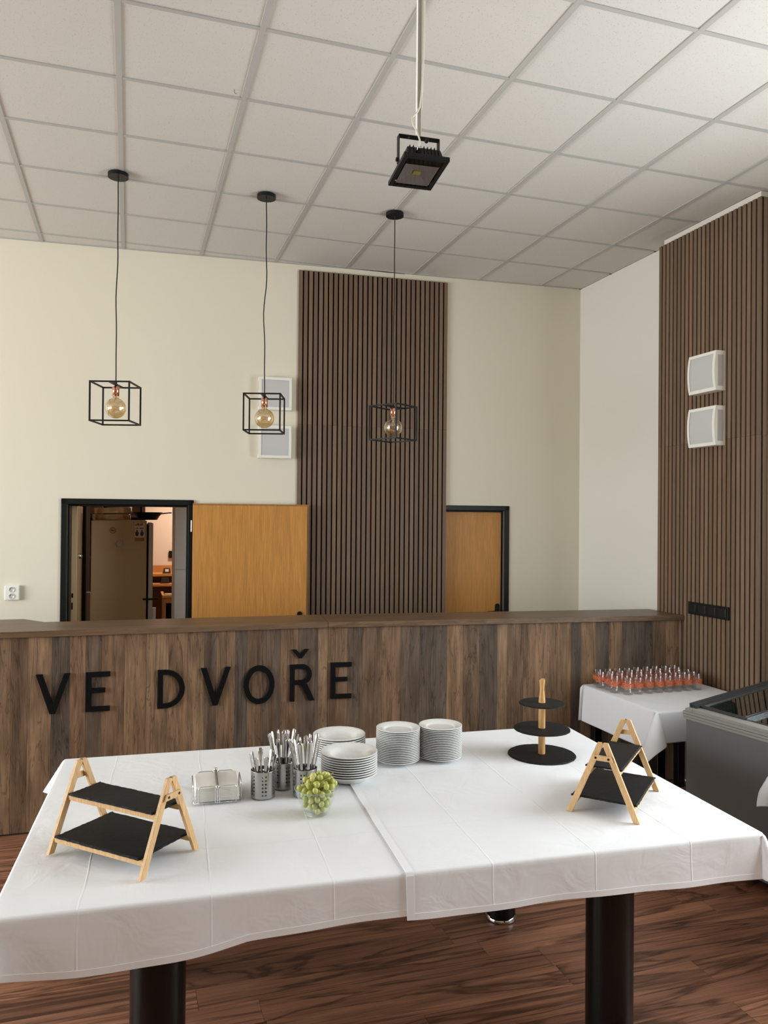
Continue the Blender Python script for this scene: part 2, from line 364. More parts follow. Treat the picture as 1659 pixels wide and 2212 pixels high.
def window(name, p0, p1, z0, z1, panes):
    """p0,p1: ends of the opening on the floor plan"""
    p0, p1 = Vector((*p0, 0)), Vector((*p1, 0)); L_ = (p1-p0).length; d = (p1-p0).normalized(); n = Vector((-d.y, d.x, 0))
    mtx = Matrix(((d.x, n.x, 0, p0.x), (d.y, n.y, 0, p0.y), (0, 0, 1, 0), (0, 0, 0, 1)))
    o = thing(name); o.matrix_world = mtx; tag(o, kind='structure')
    f = MB()
    for a in range(panes+1):
        x = L_*a/panes; f.box(max(0, x-.03), -.03, z0, min(L_, x+.03), .03, z1)
    f.box(0, -.03, z0, L_, .03, z0+.06); f.box(0, -.03, z1-.06, L_, .03, z1); f.box(0, -.03, z0+1.6, L_, .03, z0+1.65)
    f.build('window_frame', WHITEP, o)
    for a in range(panes): MB().box(L_*a/panes+.03, -.004, z0+.06, L_*(a+1)/panes-.03, .004, z1-.06).build('pane', PANE, o)
    MB().box(-.05, -.14, z0-.03, L_+.05, .02, z0).build('window_sill', WHITEP, o)
window('window_1', (XR+.08, 2.9), (XR+.08, .8), .85, 3.15, 2)
window('window_2', (XL-.08, 1.2), (XL-.08, 5.6), .85, 3.15, 4)

# slat panels
SC = [(0.213,0.137,0.085), (0.196,0.129,0.085), (0.230,0.148,0.090), (0.185,0.121,0.082), (0.218,0.146,0.096), (0.204,0.130,0.078), (0.177,0.116,0.077)]
def slat_panel(name, mtx, width, n, z0, zj, z1, label, cat='wall panel', cut=None):
    """local x along the wall, local -y out of the wall"""
    o = thing(name, label=label, cat=cat); o.matrix_world = mtx
    MB().box(0, -.009, z0, width, 0, z1).build('felt_backing', FELT, o)
    pitch_ = (width-.030)/(n-1) if n > 1 else 0
    lo = MB().box(0, -.021, z0, .030, -.009, zj-.0006).mesh('slat'); hi = MB().box(0, -.021, zj+.0006, .030, -.009, z1).mesh('slat')
    for me in (lo, hi): me.materials.append(SLAT)
    for i in range(n):
        for me in (lo, hi): inst('slat', me, o, (i*pitch_, 0, 0), color=random.choice(SC))
    return o
pm_ = BWM @ Matrix.Translation((bu(1.333), -.0005, 0))
slat_panel('slat_panel', pm_, bu(2.64)-bu(1.333), 31, .02, 2.655, 3.95, 'tall dark walnut slat panel on the cream back wall between the two doors')
mr_ = Matrix(((0, 1, 0, 3.8345), (-1, 0, 0, 4.985), (0, 0, 1, 0), (0, 0, 0, 1)))     # local x = -Y, local -y = -X
slat_panel('slat_panel', mr_, 1.005, 24, .02, 2.43, 3.955, 'dark walnut slat panel on the right pilaster, carrying two lamps and switches')
mf_ = Matrix(((1, 0, 0, 3.8365), (0, 1, 0, 3.9995), (0, 0, 1, 0), (0, 0, 0, 1)))
slat_panel('slat_panel', mf_, .098, 3, .02, 2.43, 3.955, 'narrow slat strip on the pilaster face at the right photo edge')

# doors
def cased(name, a, b, top, fw, pj=.02):
    o = thing(name); o.matrix_world = BWM; tag(o, kind='structure')
    f = MB(); f.box(a-fw, -pj, 0, a, WT+.005, top+fw); f.box(b, -pj, 0, b+fw, WT+.005, top+fw); f.box(a-fw, -pj, top, b+fw, WT+.005, top+fw)
    f.box(a, .04, 0, a+.014, WT, top); f.box(b-.014, .04, 0, b, WT, top); f.box(a, .04, top-.014, b, WT, top)
    f.build('door_frame', BLACKF, o, bevel=.004)
    return o
def lever(parent, x, y, z, sgn, side=-1):
    p = MB()
    pl = [(x-.021, z-.11), (x+.021, z-.11), (x+.021, z+.105)]+[(x+.021*cos(t*pi/8), z+.105+.021*sin(t*pi/8)) for t in range(1, 8)]+[(x-.021, z+.105)]
    p.prism(pl, 0, .008); p.xf(Matrix(((1,0,0,0),(0,0,side,y),(0,1,0,0),(0,0,0,1))))
    pp = p.build('handle_plate', BLKMET, parent)
    MB().tube([(x, y, z+.06), (x, y+side*.045, z+.06), (x+sgn*.02, y+side*.055, z+.06), (x+sgn*.12, y+side*.055, z+.055)], .009, 10).build('handle_lever', BLKMET, pp)
    MB().cyl((x, y, z-.04), (x, y+side*.014, z-.04), .012, n=16).build('lock_cylinder', CHROME, pp)
d1 = cased('door_1', dl0, dl1, dz, .044)
lf = MB(); h0 = bu(.488)
lf.box(h0, -.098, .01, h0+.92, -.068, 1.968); leaf = lf.build('door_leaf', OAKDOOR, d1, bevel=.0015)
lip = MB().box(h0, -.068, .01, h0+.938, -.05, 1.982).build('rebate', OAKEDGE, leaf)
lever(leaf, h0+.92-.055, -.098, .975, -1)
for z in (.25, 1.80):
    MB().cyl((dl1+.028, -.034, z-.045), (dl1+.028, -.034, z+.045), .008, n=12).build('hinge', CHROME, d1)
d2 = cased('door_2', dr0, dr1, dz2, .044, .0085)
leaf2 = MB().box(dr0+.015, .05, .01, dr1-.014, .09, dz2-.014).build('door_leaf', OAKDOOR, d2)
lever(leaf2, bu(3.155), .05, .99, -1)

# ------------------------------------------------------------------ kitchen behind the open door
KW = flat('kitchen_paint', (.80, .74, .68), .8)
def kbox(name, *a):
    o = MB().box(*a).build(name, KW); tag(o, kind='structure')
tag(MB().box(-1.3, 6.62, -.1, 2.2, 9.7, -.008).build('floor_kitchen', flat('kitchen_floor', (.25,.16,.1), .5)), kind='structure')
kbox('ceiling_kitchen', -1.3, 6.75, 2.6, 2.2, 9.7, 2.7)
kbox('wall_kitchen_back', -1.3, 9.5, 0, 2.2, 9.6, 2.6)
kbox('wall_kitchen_left', -1.3, 6.8, 0, -1.2, 9.5, 2.6)
kbox('wall_kitchen_right', 2.1, 6.7, 0, 2.2, 9.5, 2.6)
lt = bpy.data.lights.new('kitchen_lamp_light', 'AREA'); lt.shape = 'DISK'; lt.size = .3; lt.energy = 22; lt.color = (1, .70, .50)
lo_ = bpy.data.objects.new('kitchen_lamp_light', lt); C.objects.link(lo_); lo_.location = (.75, 8.75, 2.46)
kl = thing('ceiling_lamp', (.75, 8.75, 2.48), label='round warm ceiling lamp of the kitchen behind the open doorway', cat='lamp')
MB().lathe([(0,.12),(.16,.12),(.17,.10),(.17,.09)]).build('lamp_base', WHITEP, kl)
MB().lathe([(.165,.09),(.165,.03),(.14,.008),(.08,0),(0,0)]).build('lamp_shade', thin_glass('opal_warm', (1,.9,.75), .03), kl)
# inner door leaf, edge towards us
kd = thing('kitchen_door', label='beige inner door standing open, its lock edge facing out', cat='door')
TAN = flat('beige_lacquer', (.66, .47, .27), .4)
MB().box(-.455, 6.74, .01, -.398, 7.5, 1.955).build('door_leaf', TAN, kd, bevel=.003)
MB().box(-.436, 6.738, 1.215, -.424, 6.742, 1.25).build('latch', FELT, kd); MB().box(-.436, 6.738, 1.12, -.426, 6.742, 1.175).build('bolt_slot', FELT, kd)
MB().ball((-.385, 6.83, 1.545), .024).build('knob', CHROME, kd)
# fridge
FRM = flat('beige_fridge_enamel', (.45, .315, .175), .5)
fr = thing('fridge', label='tall beige fridge seen through the open doorway, pans on top', cat='fridge')
MB().box(-.318, 7.3, .03, .150, 7.9, 1.835).build('body', FRM, fr, bevel=.008)
MB().box(.166, 7.302, .05, .205, 7.898, 1.815).build('fridge_door', flat('fridge_front', (.52,.44,.40), .4), fr, bevel=.008)
MB().box(.150, 7.31, .05, .166, 7.89, 1.8).build('door_seal', FELT, fr)
MB().box(.205, 7.33, .75, .235, 7.36, 1.05).build('handle', WHITEP, fr); MB().box(.12, 7.295, 1.125, .25, 7.299, 1.14).build('strap', BLKMET, fr)
rs = MB().cyl((-.137, 7.2985, 1.746), (-.137, 7.2965, 1.746), .027, n=24).build('round_sticker', flat('sticker_red', (.22,.05,.03), .5), None)
tag(rs, 'round red no-smoking sticker with a tan centre on the fridge side', 'sticker')
MB().cyl((-.137, 7.2966, 1.746), (-.137, 7.2958, 1.746), .021, n=24).build('sticker_face', flat('sticker_tan', (.42,.27,.12), .5), rs)
MB().box(-.151, 7.2952, 1.742, -.123, 7.2957, 1.748).build('cigarette_mark', FELT, rs)
MB().bar((-.151, 7.2949, 1.76), (-.123, 7.2949, 1.732), .004, .0006, (0,1,0)).build('slash_mark', flat('sticker_bar', (.2,.05,.03), .5), rs)
po = MB().box(.045, 7.297, 1.647, .131, 7.299, 1.816).build('poster', flat('poster_paper', (.62,.52,.40), .5), None)
tag(po, 'small printed poster with dark figures and an orange foot on the fridge', 'poster')
MB().box(.047, 7.2955, 1.65, .129, 7.2968, 1.683).build('orange_strip', flat('poster_orange', (.32,.11,.035), .5), po)
DK = flat('poster_ink', (.03,.02,.02), .5); RD = flat('poster_red', (.25,.04,.03), .5)
for i, xx in enumerate((.052, .064, .073, .084, .095, .106)):
    MB().box(xx, 7.2955, 1.788+.004*(i % 2), xx+.009, 7.2968, 1.804+.005*(i % 3)).build('title_mark', RD, po)
for xx in (.056, .068, .090, .102, .112): MB().box(xx, 7.2955, 1.762, xx+.008, 7.2968, 1.772).build('title_mark', DK, po)
for xx in (.066, .108):
    MB().ball((xx, 7.2962, 1.745), .007, sc=(1,.1,1)).build('figure_mark', DK, po)
    MB().ball((xx, 7.2962, 1.718), .015, sc=(1,.05,1.5)).build('figure_mark', DK, po)
no = MB().box(-.19, 7.2975, 1.612, -.10, 7.299, 1.652).build('paper_note', flat('note_paper', (.48,.33,.15), .6), None); tag(no, 'small yellowed paper note pinned under the fridge magnet', 'note')
mg = MB().cyl((-.08, 7.296, 1.631), (-.08, 7.282, 1.631), .027, n=24).build('fridge_magnet', flat('magnet_grey', (.36,.30,.27), .4), None, bevel=.003); tag(mg, 'round grey magnet on the fridge side', 'magnet')
BRASS = flat('tin_ring', (.60,.47,.30), .3, metal=1)
for k, (tz, dx, ti, lb) in enumerate(((1.8375, 0, 0, 'lower round tin cake ring lying flat on the fridge'), (1.893, .012, -.035, 'upper tin cake ring resting slightly tilted on the lower ring'))):
    o = MB().lathe([(.163,0),(.165,.006),(.165,.044),(.168,.05),(.163,.052),(.158,.044),(.158,.004),(.163,0)], n=40).build('cake_ring', BRASS, None)
    o.location = (-.155+dx, 7.53, tz+(.006 if k else 0)); o.rotation_euler = (0, ti, 0); tag(o, lb, 'cake ring', 'cake rings on the fridge')
pn = thing('frying_pan', (.165, 7.68, 1.84), label='black pan lying on the fridge beside the cake rings', cat='pan')
MB().lathe([(0,.03),(.08,.03),(.10,.04),(.125,.068),(.135,.072),(.132,.064),(.105,.034),(.085,.0),(0,0)]).build('pan_body', BLKMET, pn)
MB().tube([(.12,0,.06),(.2,.12,.07),(.22,.2,.07)], .008).build('pan_handle', BLKMET, pn)
# dark hanging coats and grey apron between inner door and fridge, drawn to floor
def pleated(name, cx_, cy_, rx_, ry_, top_, m_, lb, cat):
    n = 40; vs_ = []; fs = []; lv = [0, top_*.3, top_*.6, top_*.85, top_]
    for k, z in enumerate(lv):
        for a in range(n):
            q = 1+.22*sin(a*2*pi/n*7+k*.3)*(1-.3*k/4); vs_.append((cx_+rx_*q*cos(2*pi*a/n), cy_+ry_*q*sin(2*pi*a/n), z))
    for k in range(len(lv)-1):
        for a in range(n): fs.append((k*n+a, k*n+(a+1) % n, (k+1)*n+(a+1) % n, (k+1)*n+a))
    m = MB().add(vs_, fs, True); m.add(vs_[-n:], [tuple(range(n))])
    tag(m.build(name, m_), lb, cat)
pleated('coats', -.47, 8.55, .075, .16, 2.0, flat('coats_black', (.012,.010,.009), .9), 'dark hanging coats between the inner door and the fridge', 'coats')
pleated('grey_apron', -.372, 8.12, .022, .05, 1.13, flat('apron_grey', (.30,.29,.28), .9), 'grey apron hanging down to the floor beside the fridge', 'mat')
rk = thing('backdrop_rack', label='added dark rack covering the bright kitchen wall behind the fridge', cat='rack')  # added rack, hides the bright wall to darken the view behind the fridge
DKW = flat('dark_rack', (.035,.022,.014), .6)
for xx in (-.95, .13): MB().box(xx, 8.95, 0, xx+.035, 9.35, 2.35).build('upright', DKW, rk)
for zz in (.4, .9, 1.4, 1.86, 2.32): MB().box(-.915, 8.95, zz, .13, 9.35, zz+.03).build('rack_shelf', DKW, rk)
MB().box(-.915, 9.33, .0, .13, 9.345, 2.35).build('rack_back', DKW, rk)
for k, (xx, ww, hh, cc) in enumerate(((-.62, .2, .24, (.05,.03,.02)), (-.38, .22, .2, (.10,.06,.035)), (-.12, .22, .25, (.03,.025,.022)), (.06, .12, .16, (.14,.10,.07)))):  # boxes added with the rack to fill the dark area
    o = MB().box(xx-ww/2, 9.0, 1.891, xx+ww/2, 9.3, 1.891+hh).build('filler_box', flat('filler_box%d' % k, cc, .6), None, bevel=.006)
    tag(o, ('added dark box at the left end of the rack behind the fridge', 'added brown carton on the rack above the cake rings', 'added black crate on the rack above the fridge', 'added small tan carton at the right end of the rack')[k], 'box', 'boxes added on the dark rack')
# white tall cabinet
kc = thing('white_cabinet', label='white two-door cabinet standing just inside the kitchen doorway', cat='cabinet')
CAB = flat('white_laminate', (.84, .86, .86), .45)
MB().box(.392, 7.22, 0, .95, 7.75, 2.1).build('body', CAB, kc)
MB().box(.390, 7.2, .06, .95, 7.218, 1.396).build('cabinet_door', CAB, kc); MB().box(.390, 7.2, 1.400, .95, 7.218, 2.08).build('cabinet_door', CAB, kc)
# kitchen shelf with warm light, small black boxes, steel tray
SHW = wood('kitchen_shelf_wood', (.62, .30, .10), 0, 2, 20, .85, 1.05, .5)
sh = thing('wall_shelf', label='orange wooden two-board shelf against the warm kitchen wall', cat='shelf')
MB().box(.05, 9.1, 1.20, 1.4, 9.49, 1.225).build('shelf_board', SHW, sh); MB().box(.05, 9.46, 1.225, 1.4, 9.49, 1.30).build('back_board', SHW, sh)
MB().box(.05, 8.95, 1.10, 1.4, 9.45, 1.125).build('shelf_board', SHW, sh); MB().box(.05, 9.45, 0, 1.4, 9.49, 1.2).build('back_board', SHW, sh)
for xx in (.06, 1.36): MB().box(xx, 8.97, 0, xx+.03, 9.45, 1.2).build('upright', SHW, sh)
for i, (xx, yy, zz, ww, lb) in enumerate(((.41, 9.2, 1.226, .09, 'black card holder on the upper kitchen shelf board'), (.385, 9.05, 1.126, .10, 'black box on the lower kitchen shelf board'), (.49, 9.12, 1.126, .075, 'dark reddish box at right on the lower shelf board'))):
    mm = flat('small_box%d' % i, ((.03,.04,.05), (.02,.02,.018), (.06,.02,.012))[i], .4)
    o = MB().prism([(xx-ww/2, zz), (xx+ww/2, zz), (xx+ww/2-.012, zz+.06), (xx-ww/2+.012, zz+.06)], 0, .06).xf(Matrix(((1,0,0,0),(0,0,1,yy-.03),(0,1,0,0),(0,0,0,1)))).build('card_holder' if i == 0 else 'small_box', mm); tag(o, lb, 'box')
    if i == 0: MB().box(xx-.02, yy-.034, zz+.02, xx+.02, yy-.0305, zz+.05).build('card', WHITEP, o)
cb = thing('kitchen_counter', label='brown wooden kitchen cabinet with a dark opening below the shelf', cat='cabinet')
MB().box(.335, 8.5, 1.02, 1.2, 8.95, 1.045).build('worktop', SHW, cb); MB().box(.335, 8.52, 0, .375, 8.94, 1.02).build('side', OAKEDGE, cb); MB().box(1.16, 8.52, 0, 1.2, 8.94, 1.02).build('side', OAKEDGE, cb)
MB().box(.375, 8.9, 0, 1.16, 8.94, 1.02).build('back', FELT, cb); MB().box(.375, 8.52, .96, 1.16, 8.54, 1.02).build('apron', OAKEDGE, cb); MB().box(.40, 8.53, .05, 1.14, 8.9, .94).build('oven', FELT, cb)
ty = MB().box(.36, 8.55, 1.0455, .62, 8.85, 1.060).build('steel_tray', CHROME, None, bevel=.004); tag(ty, 'shiny steel tray lying on the kitchen cabinet', 'tray')
ib = MB().box(.445, 9.47, 1.385, .52, 9.499, 1.47).build('wall_box', BLKMET, None, bevel=.004); tag(ib, 'small black box mounted on the pink-lit kitchen wall', 'switch box')

# ------------------------------------------------------------------ bar counter with plank cladding
ct = thing('bar_counter', label='long wooden bar counter clad in aged vertical planks', cat='counter')
ZT = 1.195
cl_ = [(-2.3, 5.038), (1.238, 4.9535), (1.285, 5.36), (-.507, 5.41), (-.65, 5.60), (-2.3, 5.65)]
cr_ = [(1.2405, 4.9533), (3.808, 4.679), (3.808, 5.075), (1.2875, 5.36)]
MB().prism(cl_, ZT-.036, ZT).build('countertop', CTOP, ct, bevel=.002); MB().prism(cr_, ZT-.036, ZT).build('countertop', CTOP, ct, bevel=.002)
PC = [(.275,.166,.093), (.148,.101,.070), (.228,.136,.079), (.122,.088,.065), (.290,.182,.105), (.190,.117,.070), (.136,.100,.075), (.250,.152,.087)]
def clad(p0, p1, setback):
    p0, p1 = Vector((*p0, 0)), Vector((*p1, 0)); L_ = (p1-p0).length; d = (p1-p0).normalized(); n = Vector((-d.y, d.x, 0))
    mtx = Matrix(((d.x, n.x, 0, p0.x+n.x*setback), (d.y, n.y, 0, p0.y+n.y*setback), (0, 0, 1, 0), (0, 0, 0, 1)))
    fp = MB().box(0, .012, .0, L_, .03, ZT-.037).build('front_panel', flat('panel_core', (.05,.035,.025), .8), ct); fp.matrix_local = mtx
    x = 0; last = -1
    while x < L_-.01:
        wd = min(random.choice((.075, .10, .115, .13, .09)), L_-x)
        if L_-x-wd < .05: wd = L_-x
        k = random.choice([i for i in range(len(PC)) if i != last]); last = k
        MB().box(x+.0004, 0, .012, x+wd-.0004, .012, ZT-.038).build('plank', PLANK, fp, color=PC[k])
        x += wd
    return mtx
mL = clad((-2.3, 5.038), (1.243, 4.9534), .022)
mR = clad((1.243, 4.9534), (3.79, 4.681), .022)
MB().prism([(-2.3, 5.36), (-.5, 5.32), (1.28, 5.29), (3.79, 5.01), (3.79, 5.04), (1.28, 5.32), (-.5, 5.37), (-2.3, 5.4)], 0, ZT-.037).build('back_panel', CTOP, ct)
MB().box(3.791, 4.715, .0, 3.812, 4.722, ZT-.04).build('end_strip', WHITEP, ct)

# sign letters
LM = flat('black_sign_letter', (.004, .004, .0045), .6, spec=.12)
def stroke(m, pts, wd): pass
HL = .236; WS = .030
def arc(cx, cy, rx, ry, a0, a1, n=20): return [(cx+rx*cos(R(a0+(a1-a0)*i/n)), cy+ry*sin(R(a0+(a1-a0)*i/n))) for i in range(n+1)]
def ring(outer, inner):
    m = MB(); n = len(outer); T = .016
    vs_ = [(x, z, 0) for x, z in outer]+[(x, z, 0) for x, z in inner]+[(x, z, T) for x, z in outer]+[(x, z, T) for x, z in inner]
    fs = []
    for i in range(n):
        j = (i+1) % n
        fs += [(i, j, n+j, n+i), (2*n+j, 2*n+i, 3*n+i, 3*n+j), (j, i, 2*n+i, 2*n+j), (n+i, n+j, 3*n+j, 3*n+i)]
    return m.add(vs_, fs)
def letter_mesh(ch, w_):
    m = MB(); T = .016
    if ch == 'V':
        m.prism([(0, HL), (w_/2-.018, 0), (w_/2+.012, 0), (w_, HL), (w_-.035, HL), (w_/2-.001, .062), (.036, HL)], 0, T)
    elif ch == 'E':
        m.prism([(0, 0), (w_, 0), (w_, .029), (.033, .029), (.033, .112), (w_*.80, .112), (w_*.80, .140), (.033, .140), (.033, HL-.029), (w_, HL-.029), (w_, HL), (0, HL)], 0, T)
    elif ch == 'D':
        rx = w_-.045
        outer = [(0, 0)]+arc(.045, HL/2, rx, HL/2, -90, 90)+[(0, HL)]
        inner = [(.033, .029)]+arc(.048, HL/2, rx-.036, HL/2-.029, -90, 90)+[(.033, HL-.029)]
        m = ring(outer, inner)
    elif ch == 'O':
        m = ring(arc(w_/2, HL/2, w_/2, HL/2+.004, 0, 352.5, 47), arc(w_/2, HL/2, w_/2-.033, HL/2-.027, 0, 352.5, 47))
    elif ch == 'R':
        bx = w_*.88; r = .065
        outer = [(0, HL-.130)]+arc(bx-r, HL-r, r, r, -90, 90)+[(0, HL)]
        inner = [(.031, HL-.102)]+arc(bx-r-.004, HL-r, r-.027, r-.028, -90, 90)+[(.031, HL-.028)]
        m = ring(outer, inner)
        m.prism([(0, 0), (.031, 0), (.031, HL-.1298), (0, HL-.1298)], 0, T)
        m.prism([(w_-.038, 0), (w_, 0), (w_*.70, HL-.1298), (w_*.70-.042, HL-.1298)], 0, T)
    return m
def put_letter(ch, mtx, x0, w_, z0, label):
    # local frame of the cladding: x along, y into the counter
    m = letter_mesh(ch, w_).xf(Matrix(((1,0,0,0),(0,0,-1,0),(0,1,0,0),(0,0,0,1))))
    o = m.build('sign_letter', LM, None, bevel=.0012, seg=1)
    o.matrix_world = mtx @ Matrix.Translation((x0, -.0006, z0)); tag(o, label, 'letter', 'sign letters on the bar counter')
    return o
def lx(mtx, x): # world x -> along the cladding
    d = Vector((mtx[0][0], mtx[1][0])); return (x-mtx[0][3])/d.x
for ch, x0, x1, z0, lb in (('V', -.514, -.324, .701, 'black letter V starting the sign, leftmost on the counter front'), ('E', -.239, -.100, .701, 'black letter E second in the sign, right of the first V'),
        ('D', .175, .338, .695, 'black letter D starting the second word of the counter sign'), ('V', .433, .618, .695, 'black letter V between D and O on the counter front'),
        ('O', .699, .895, .691, 'round black letter O on the counter front'), ('R', .994, 1.157, .690, 'black letter R with a caron above it on the counter front')):
    o = put_letter(ch, mL, lx(mL, x0), x1-x0, z0, lb)
    if ch == 'R':
        MB().prism([(0, .057), (.048, 0), (.068, 0), (.112, .057), (.084, .057), (.058, .026), (.030, .057)], 0, .016).xf(Matrix(((1,0,0,.010),(0,0,-1,0),(0,1,0,.276),(0,0,0,1)))).build('caron', LM, o, bevel=.0012, seg=1)
put_letter('E', mR, lx(mR, 1.262), .140, .692, 'black letter E ending the sign, rightmost on the counter front')

# ------------------------------------------------------------------ wall lamps, outlet, switches
def lamp_meshes():
    W2, D_, BUL = .134, .075, .014
    m = MB(); vs_ = []; fs = []; n = 10
    # bulged front frame: ring between outer square and opening, bulge along height
    def dep(z): return -(D_+BUL*(1-(z/W2)**2))
    body = MB()
    zs = [-W2+2*W2*i/n for i in range(n+1)]
    for i in range(n):
        z0, z1 = zs[i], zs[i+1]
        a, b = dep(z0), dep(z1)
        for x0, x1 in ((-W2, -W2+.022), (W2-.022, W2)):
            body.add([(x0, a, z0), (x1, a, z0), (x1, b, z1), (x0, b, z1)], [(0,1,2,3)], True)
        for x0 in (-W2, W2):
            body.add([(x0, a, z0), (x0, 0, z0), (x0, 0, z1), (x0, b, z1)], [(0,1,2,3)])
    for s in (-1, 1):
        z0, z1 = s*W2, s*(W2-.022)
        body.add([(-W2, dep(z0), z0), (W2, dep(z0), z0), (W2, dep(z1), z1), (-W2, dep(z1), z1)], [(0,1,2,3)], True)
        body.add([(-W2, 0, z0), (W2, 0, z0), (W2, dep(z0), z0), (-W2, dep(z0), z0)], [(0,1,2,3)])
    body.add([(-W2, 0, -W2), (W2, 0, -W2), (W2, 0, W2), (-W2, 0, W2)], [(0,1,2,3)])
    dif = MB(); q = W2-.021
    for i in range(n):
        z0, z1 = -q+2*q*i/n, -q+2*q*(i+1)/n
        dif.add([(-q, dep(z0)+.003, z0), (q, dep(z0)+.003, z0), (q, dep(z1)+.003, z1), (-q, dep(z1)+.003, z1)], [(0,1,2,3)], True)
    return body, dif
def wall_lamp(mtx, label):
    o = thing('wall_lamp', label=label, cat='wall lamp', group='square white wall lamps'); o.matrix_world = mtx
    b, d = lamp_meshes(); b.build('housing', WHITEP, o); d.build('diffuser', DIFF, o)
    for s in (-1, 1): MB().box(s*.1338, -.062, -.105, s*.1352, -.018, .105).build('side_diffuser', DIFFS, o)
for z, lb in ((2.895, 'upper square white wall lamp behind the middle pendant, beside the slat panel'), (2.497, 'lower square white wall lamp behind the middle pendant, beside the slat panel')):
    wall_lamp(BWM @ Matrix.Translation((bu(1.137), -.0005, z)), lb)
for z, lb in ((2.893, 'upper square white lamp on the right slat panel'), (2.522, 'lower square white lamp on the right slat panel')):
    wall_lamp(Matrix(((0, 1, 0, 3.8135), (-1, 0, 0, 4.42), (0, 0, 1, z), (0, 0, 0, 1))) @ Matrix.Translation((0,-.0005,0)), lb)
ou = thing('wall_outlet', label='white double wall outlet left of the open doorway', cat='outlet'); ou.matrix_world = BWM @ Matrix.Translation((bu(-.842), -.0005, 1.281))
MB().box(-.058, -.03, -.056, .048, 0, .056).build('cover', WHITEP, ou, bevel=.006)
for z in (.024, -.026):
    s_ = MB().lathe([(.0218,0),(.0212,.0035),(.0192,.0035),(.0180,.0008),(0,.0008)], n=24).xf(Matrix(((1,0,0,-.005),(0,0,-1,-.0302),(0,1,0,z),(0,0,0,1)))).build('socket', flat('socket_white', (.6,.6,.56), .4), ou)
    for dx, dz_ in ((-.0085, .004), (.0085, .006), (0, -.010)):
        MB().cyl((-.005+dx, -.0308, z+dz_), (-.005+dx, -.0316, z+dz_), .0026, n=10).build('pin_hole', FELT, s_)
sw = thing('switch_panel', label='black four-gang switch panel on the right slat panel above the counter', cat='switch')
sw.matrix_world = Matrix(((0, 1, 0, 3.8135), (-1, 0, 0, 4.629), (0, 0, 1, 1.213), (0, 0, 0, 1)))
MB().box(0, -.012, 0, .395, -.0005, .088).build('frame', BLKMET, sw, bevel=.003)
for i in range(4): MB().box(.014+i*.0975, -.016, .015, .080+i*.0975, -.0122, .073).build('switch_rocker', flat('switch_black', (.014,.015,.016), .25), sw, bevel=.003)

# ------------------------------------------------------------------ pendants
def pendant(x, y, zc, rz, s, label, sway):
    o = thing('pendant_lamp', (x, y, 0), 0, label, 'pendant lamp', 'cube cage pendants over the bar')
    MB().cyl((0,0,CEIL-.026), (0,0,CEIL-.0025), .0615, n=36).build('canopy', BLKMET, o, bevel=.003)
    zt_ = zc+s/2
    pts = []
    for i in range(25):
        t = i/24; z = CEIL-.026+(zt_-(CEIL-.026))*t
        pts.append((sway*sin(t*19)*.004*sin(pi*t)+sway*.006*sin(t*7)*sin(pi*t), .003*sin(t*11)*sin(pi*t), z))
    MB().tube(pts, .0036, 8).build('cord', BLKCORD, o)
    cg = thing('cage', (0, 0, zc), rz); cg.parent = o
    b = s/2-.0045
    bx = MB().box(-s/2, -.0045, -.0045, s/2, .0045, .0045).mesh('cage_bar'); by = MB().box(-.0045, -b+.0045, -.0045, .0045, b-.0045, .0045).mesh('cage_bar'); bz = MB().box(-.0045, -.0045, -b+.0045, .0045, .0045, b-.0045).mesh('cage_bar')
    for me in (bx, by, bz): me.materials.append(BLKMET)
    for i in (-1, 1):
        for j in (-1, 1):
            inst('cage_bar', bx, cg, (0, i*b, j*b)); inst('cage_bar', by, cg, (i*b, 0, j*b)); inst('cage_bar', bz, cg, (i*b, j*b, 0))
    MB().box(-.0095, -b+.0046, b-.0045, .0095, b-.0046, b+.0045).build('cross_bar', BLKMET, cg)
    sk = MB().lathe([(0,-.012),(.016,-.012),(.021,-.016),(.021,-.072),(.0185,-.072),(.0185,-.07),(0,-.07)], (0,0,zt_-.004), 32).build('socket', COPPER, o)
    MB().cyl((0,0,zt_+.010), (0,0,zt_-.016), .008, n=14).build('cable_grip', BLKMET, sk)
    cz = zt_-.150; rr = .064
    prof = [(.017, zt_-.073), (.0175, zt_-.086)]+[(rr*sin(R(a)), cz+rr*cos(R(a))) for a in range(22, 181, 8)]+[(.0005, cz-rr)]
    bl = MB().lathe(prof, n=40).build('bulb', AMBER, o)
    MB().cyl((0,0,zt_-.076), (0,0,zt_-.118), .005, .003, 10).build('filament_stem', WHITEP, bl)
    fm = flat('filament', (.75,.36,.16), .4)
    fp = [(.010*cos(a*.9)*(1), .010*sin(a*.9), zt_-.118-.0045*a) for a in range(12)]
    MB().tube(fp, .0012, 6).build('filament', fm, bl)
pendant(-.088, 5.10, 2.571, R(-16.9), .245, 'leftmost black cube cage pendant, hanging before the plain cream wall', .6)
pendant(.836, 5.115, 2.554, R(-17.5), .243, 'middle black cube cage pendant, hanging before the white wall lamps', 1.3)
pendant(1.732, 5.122, 2.535, R(-56.6), .241, 'rightmost black cube cage pendant, turned corner-on before the slat panel', .4)
hk = MB().tube([(0,0,.004),(0,0,-.012),(.006,0,-.018),(.011,0,-.012)], .0012, 6).build('ceiling_hook', BLKMET, None); hk.location = (.475, 3.91, CEIL); tag(hk, 'tiny dark hook in a ceiling tile', 'hook')

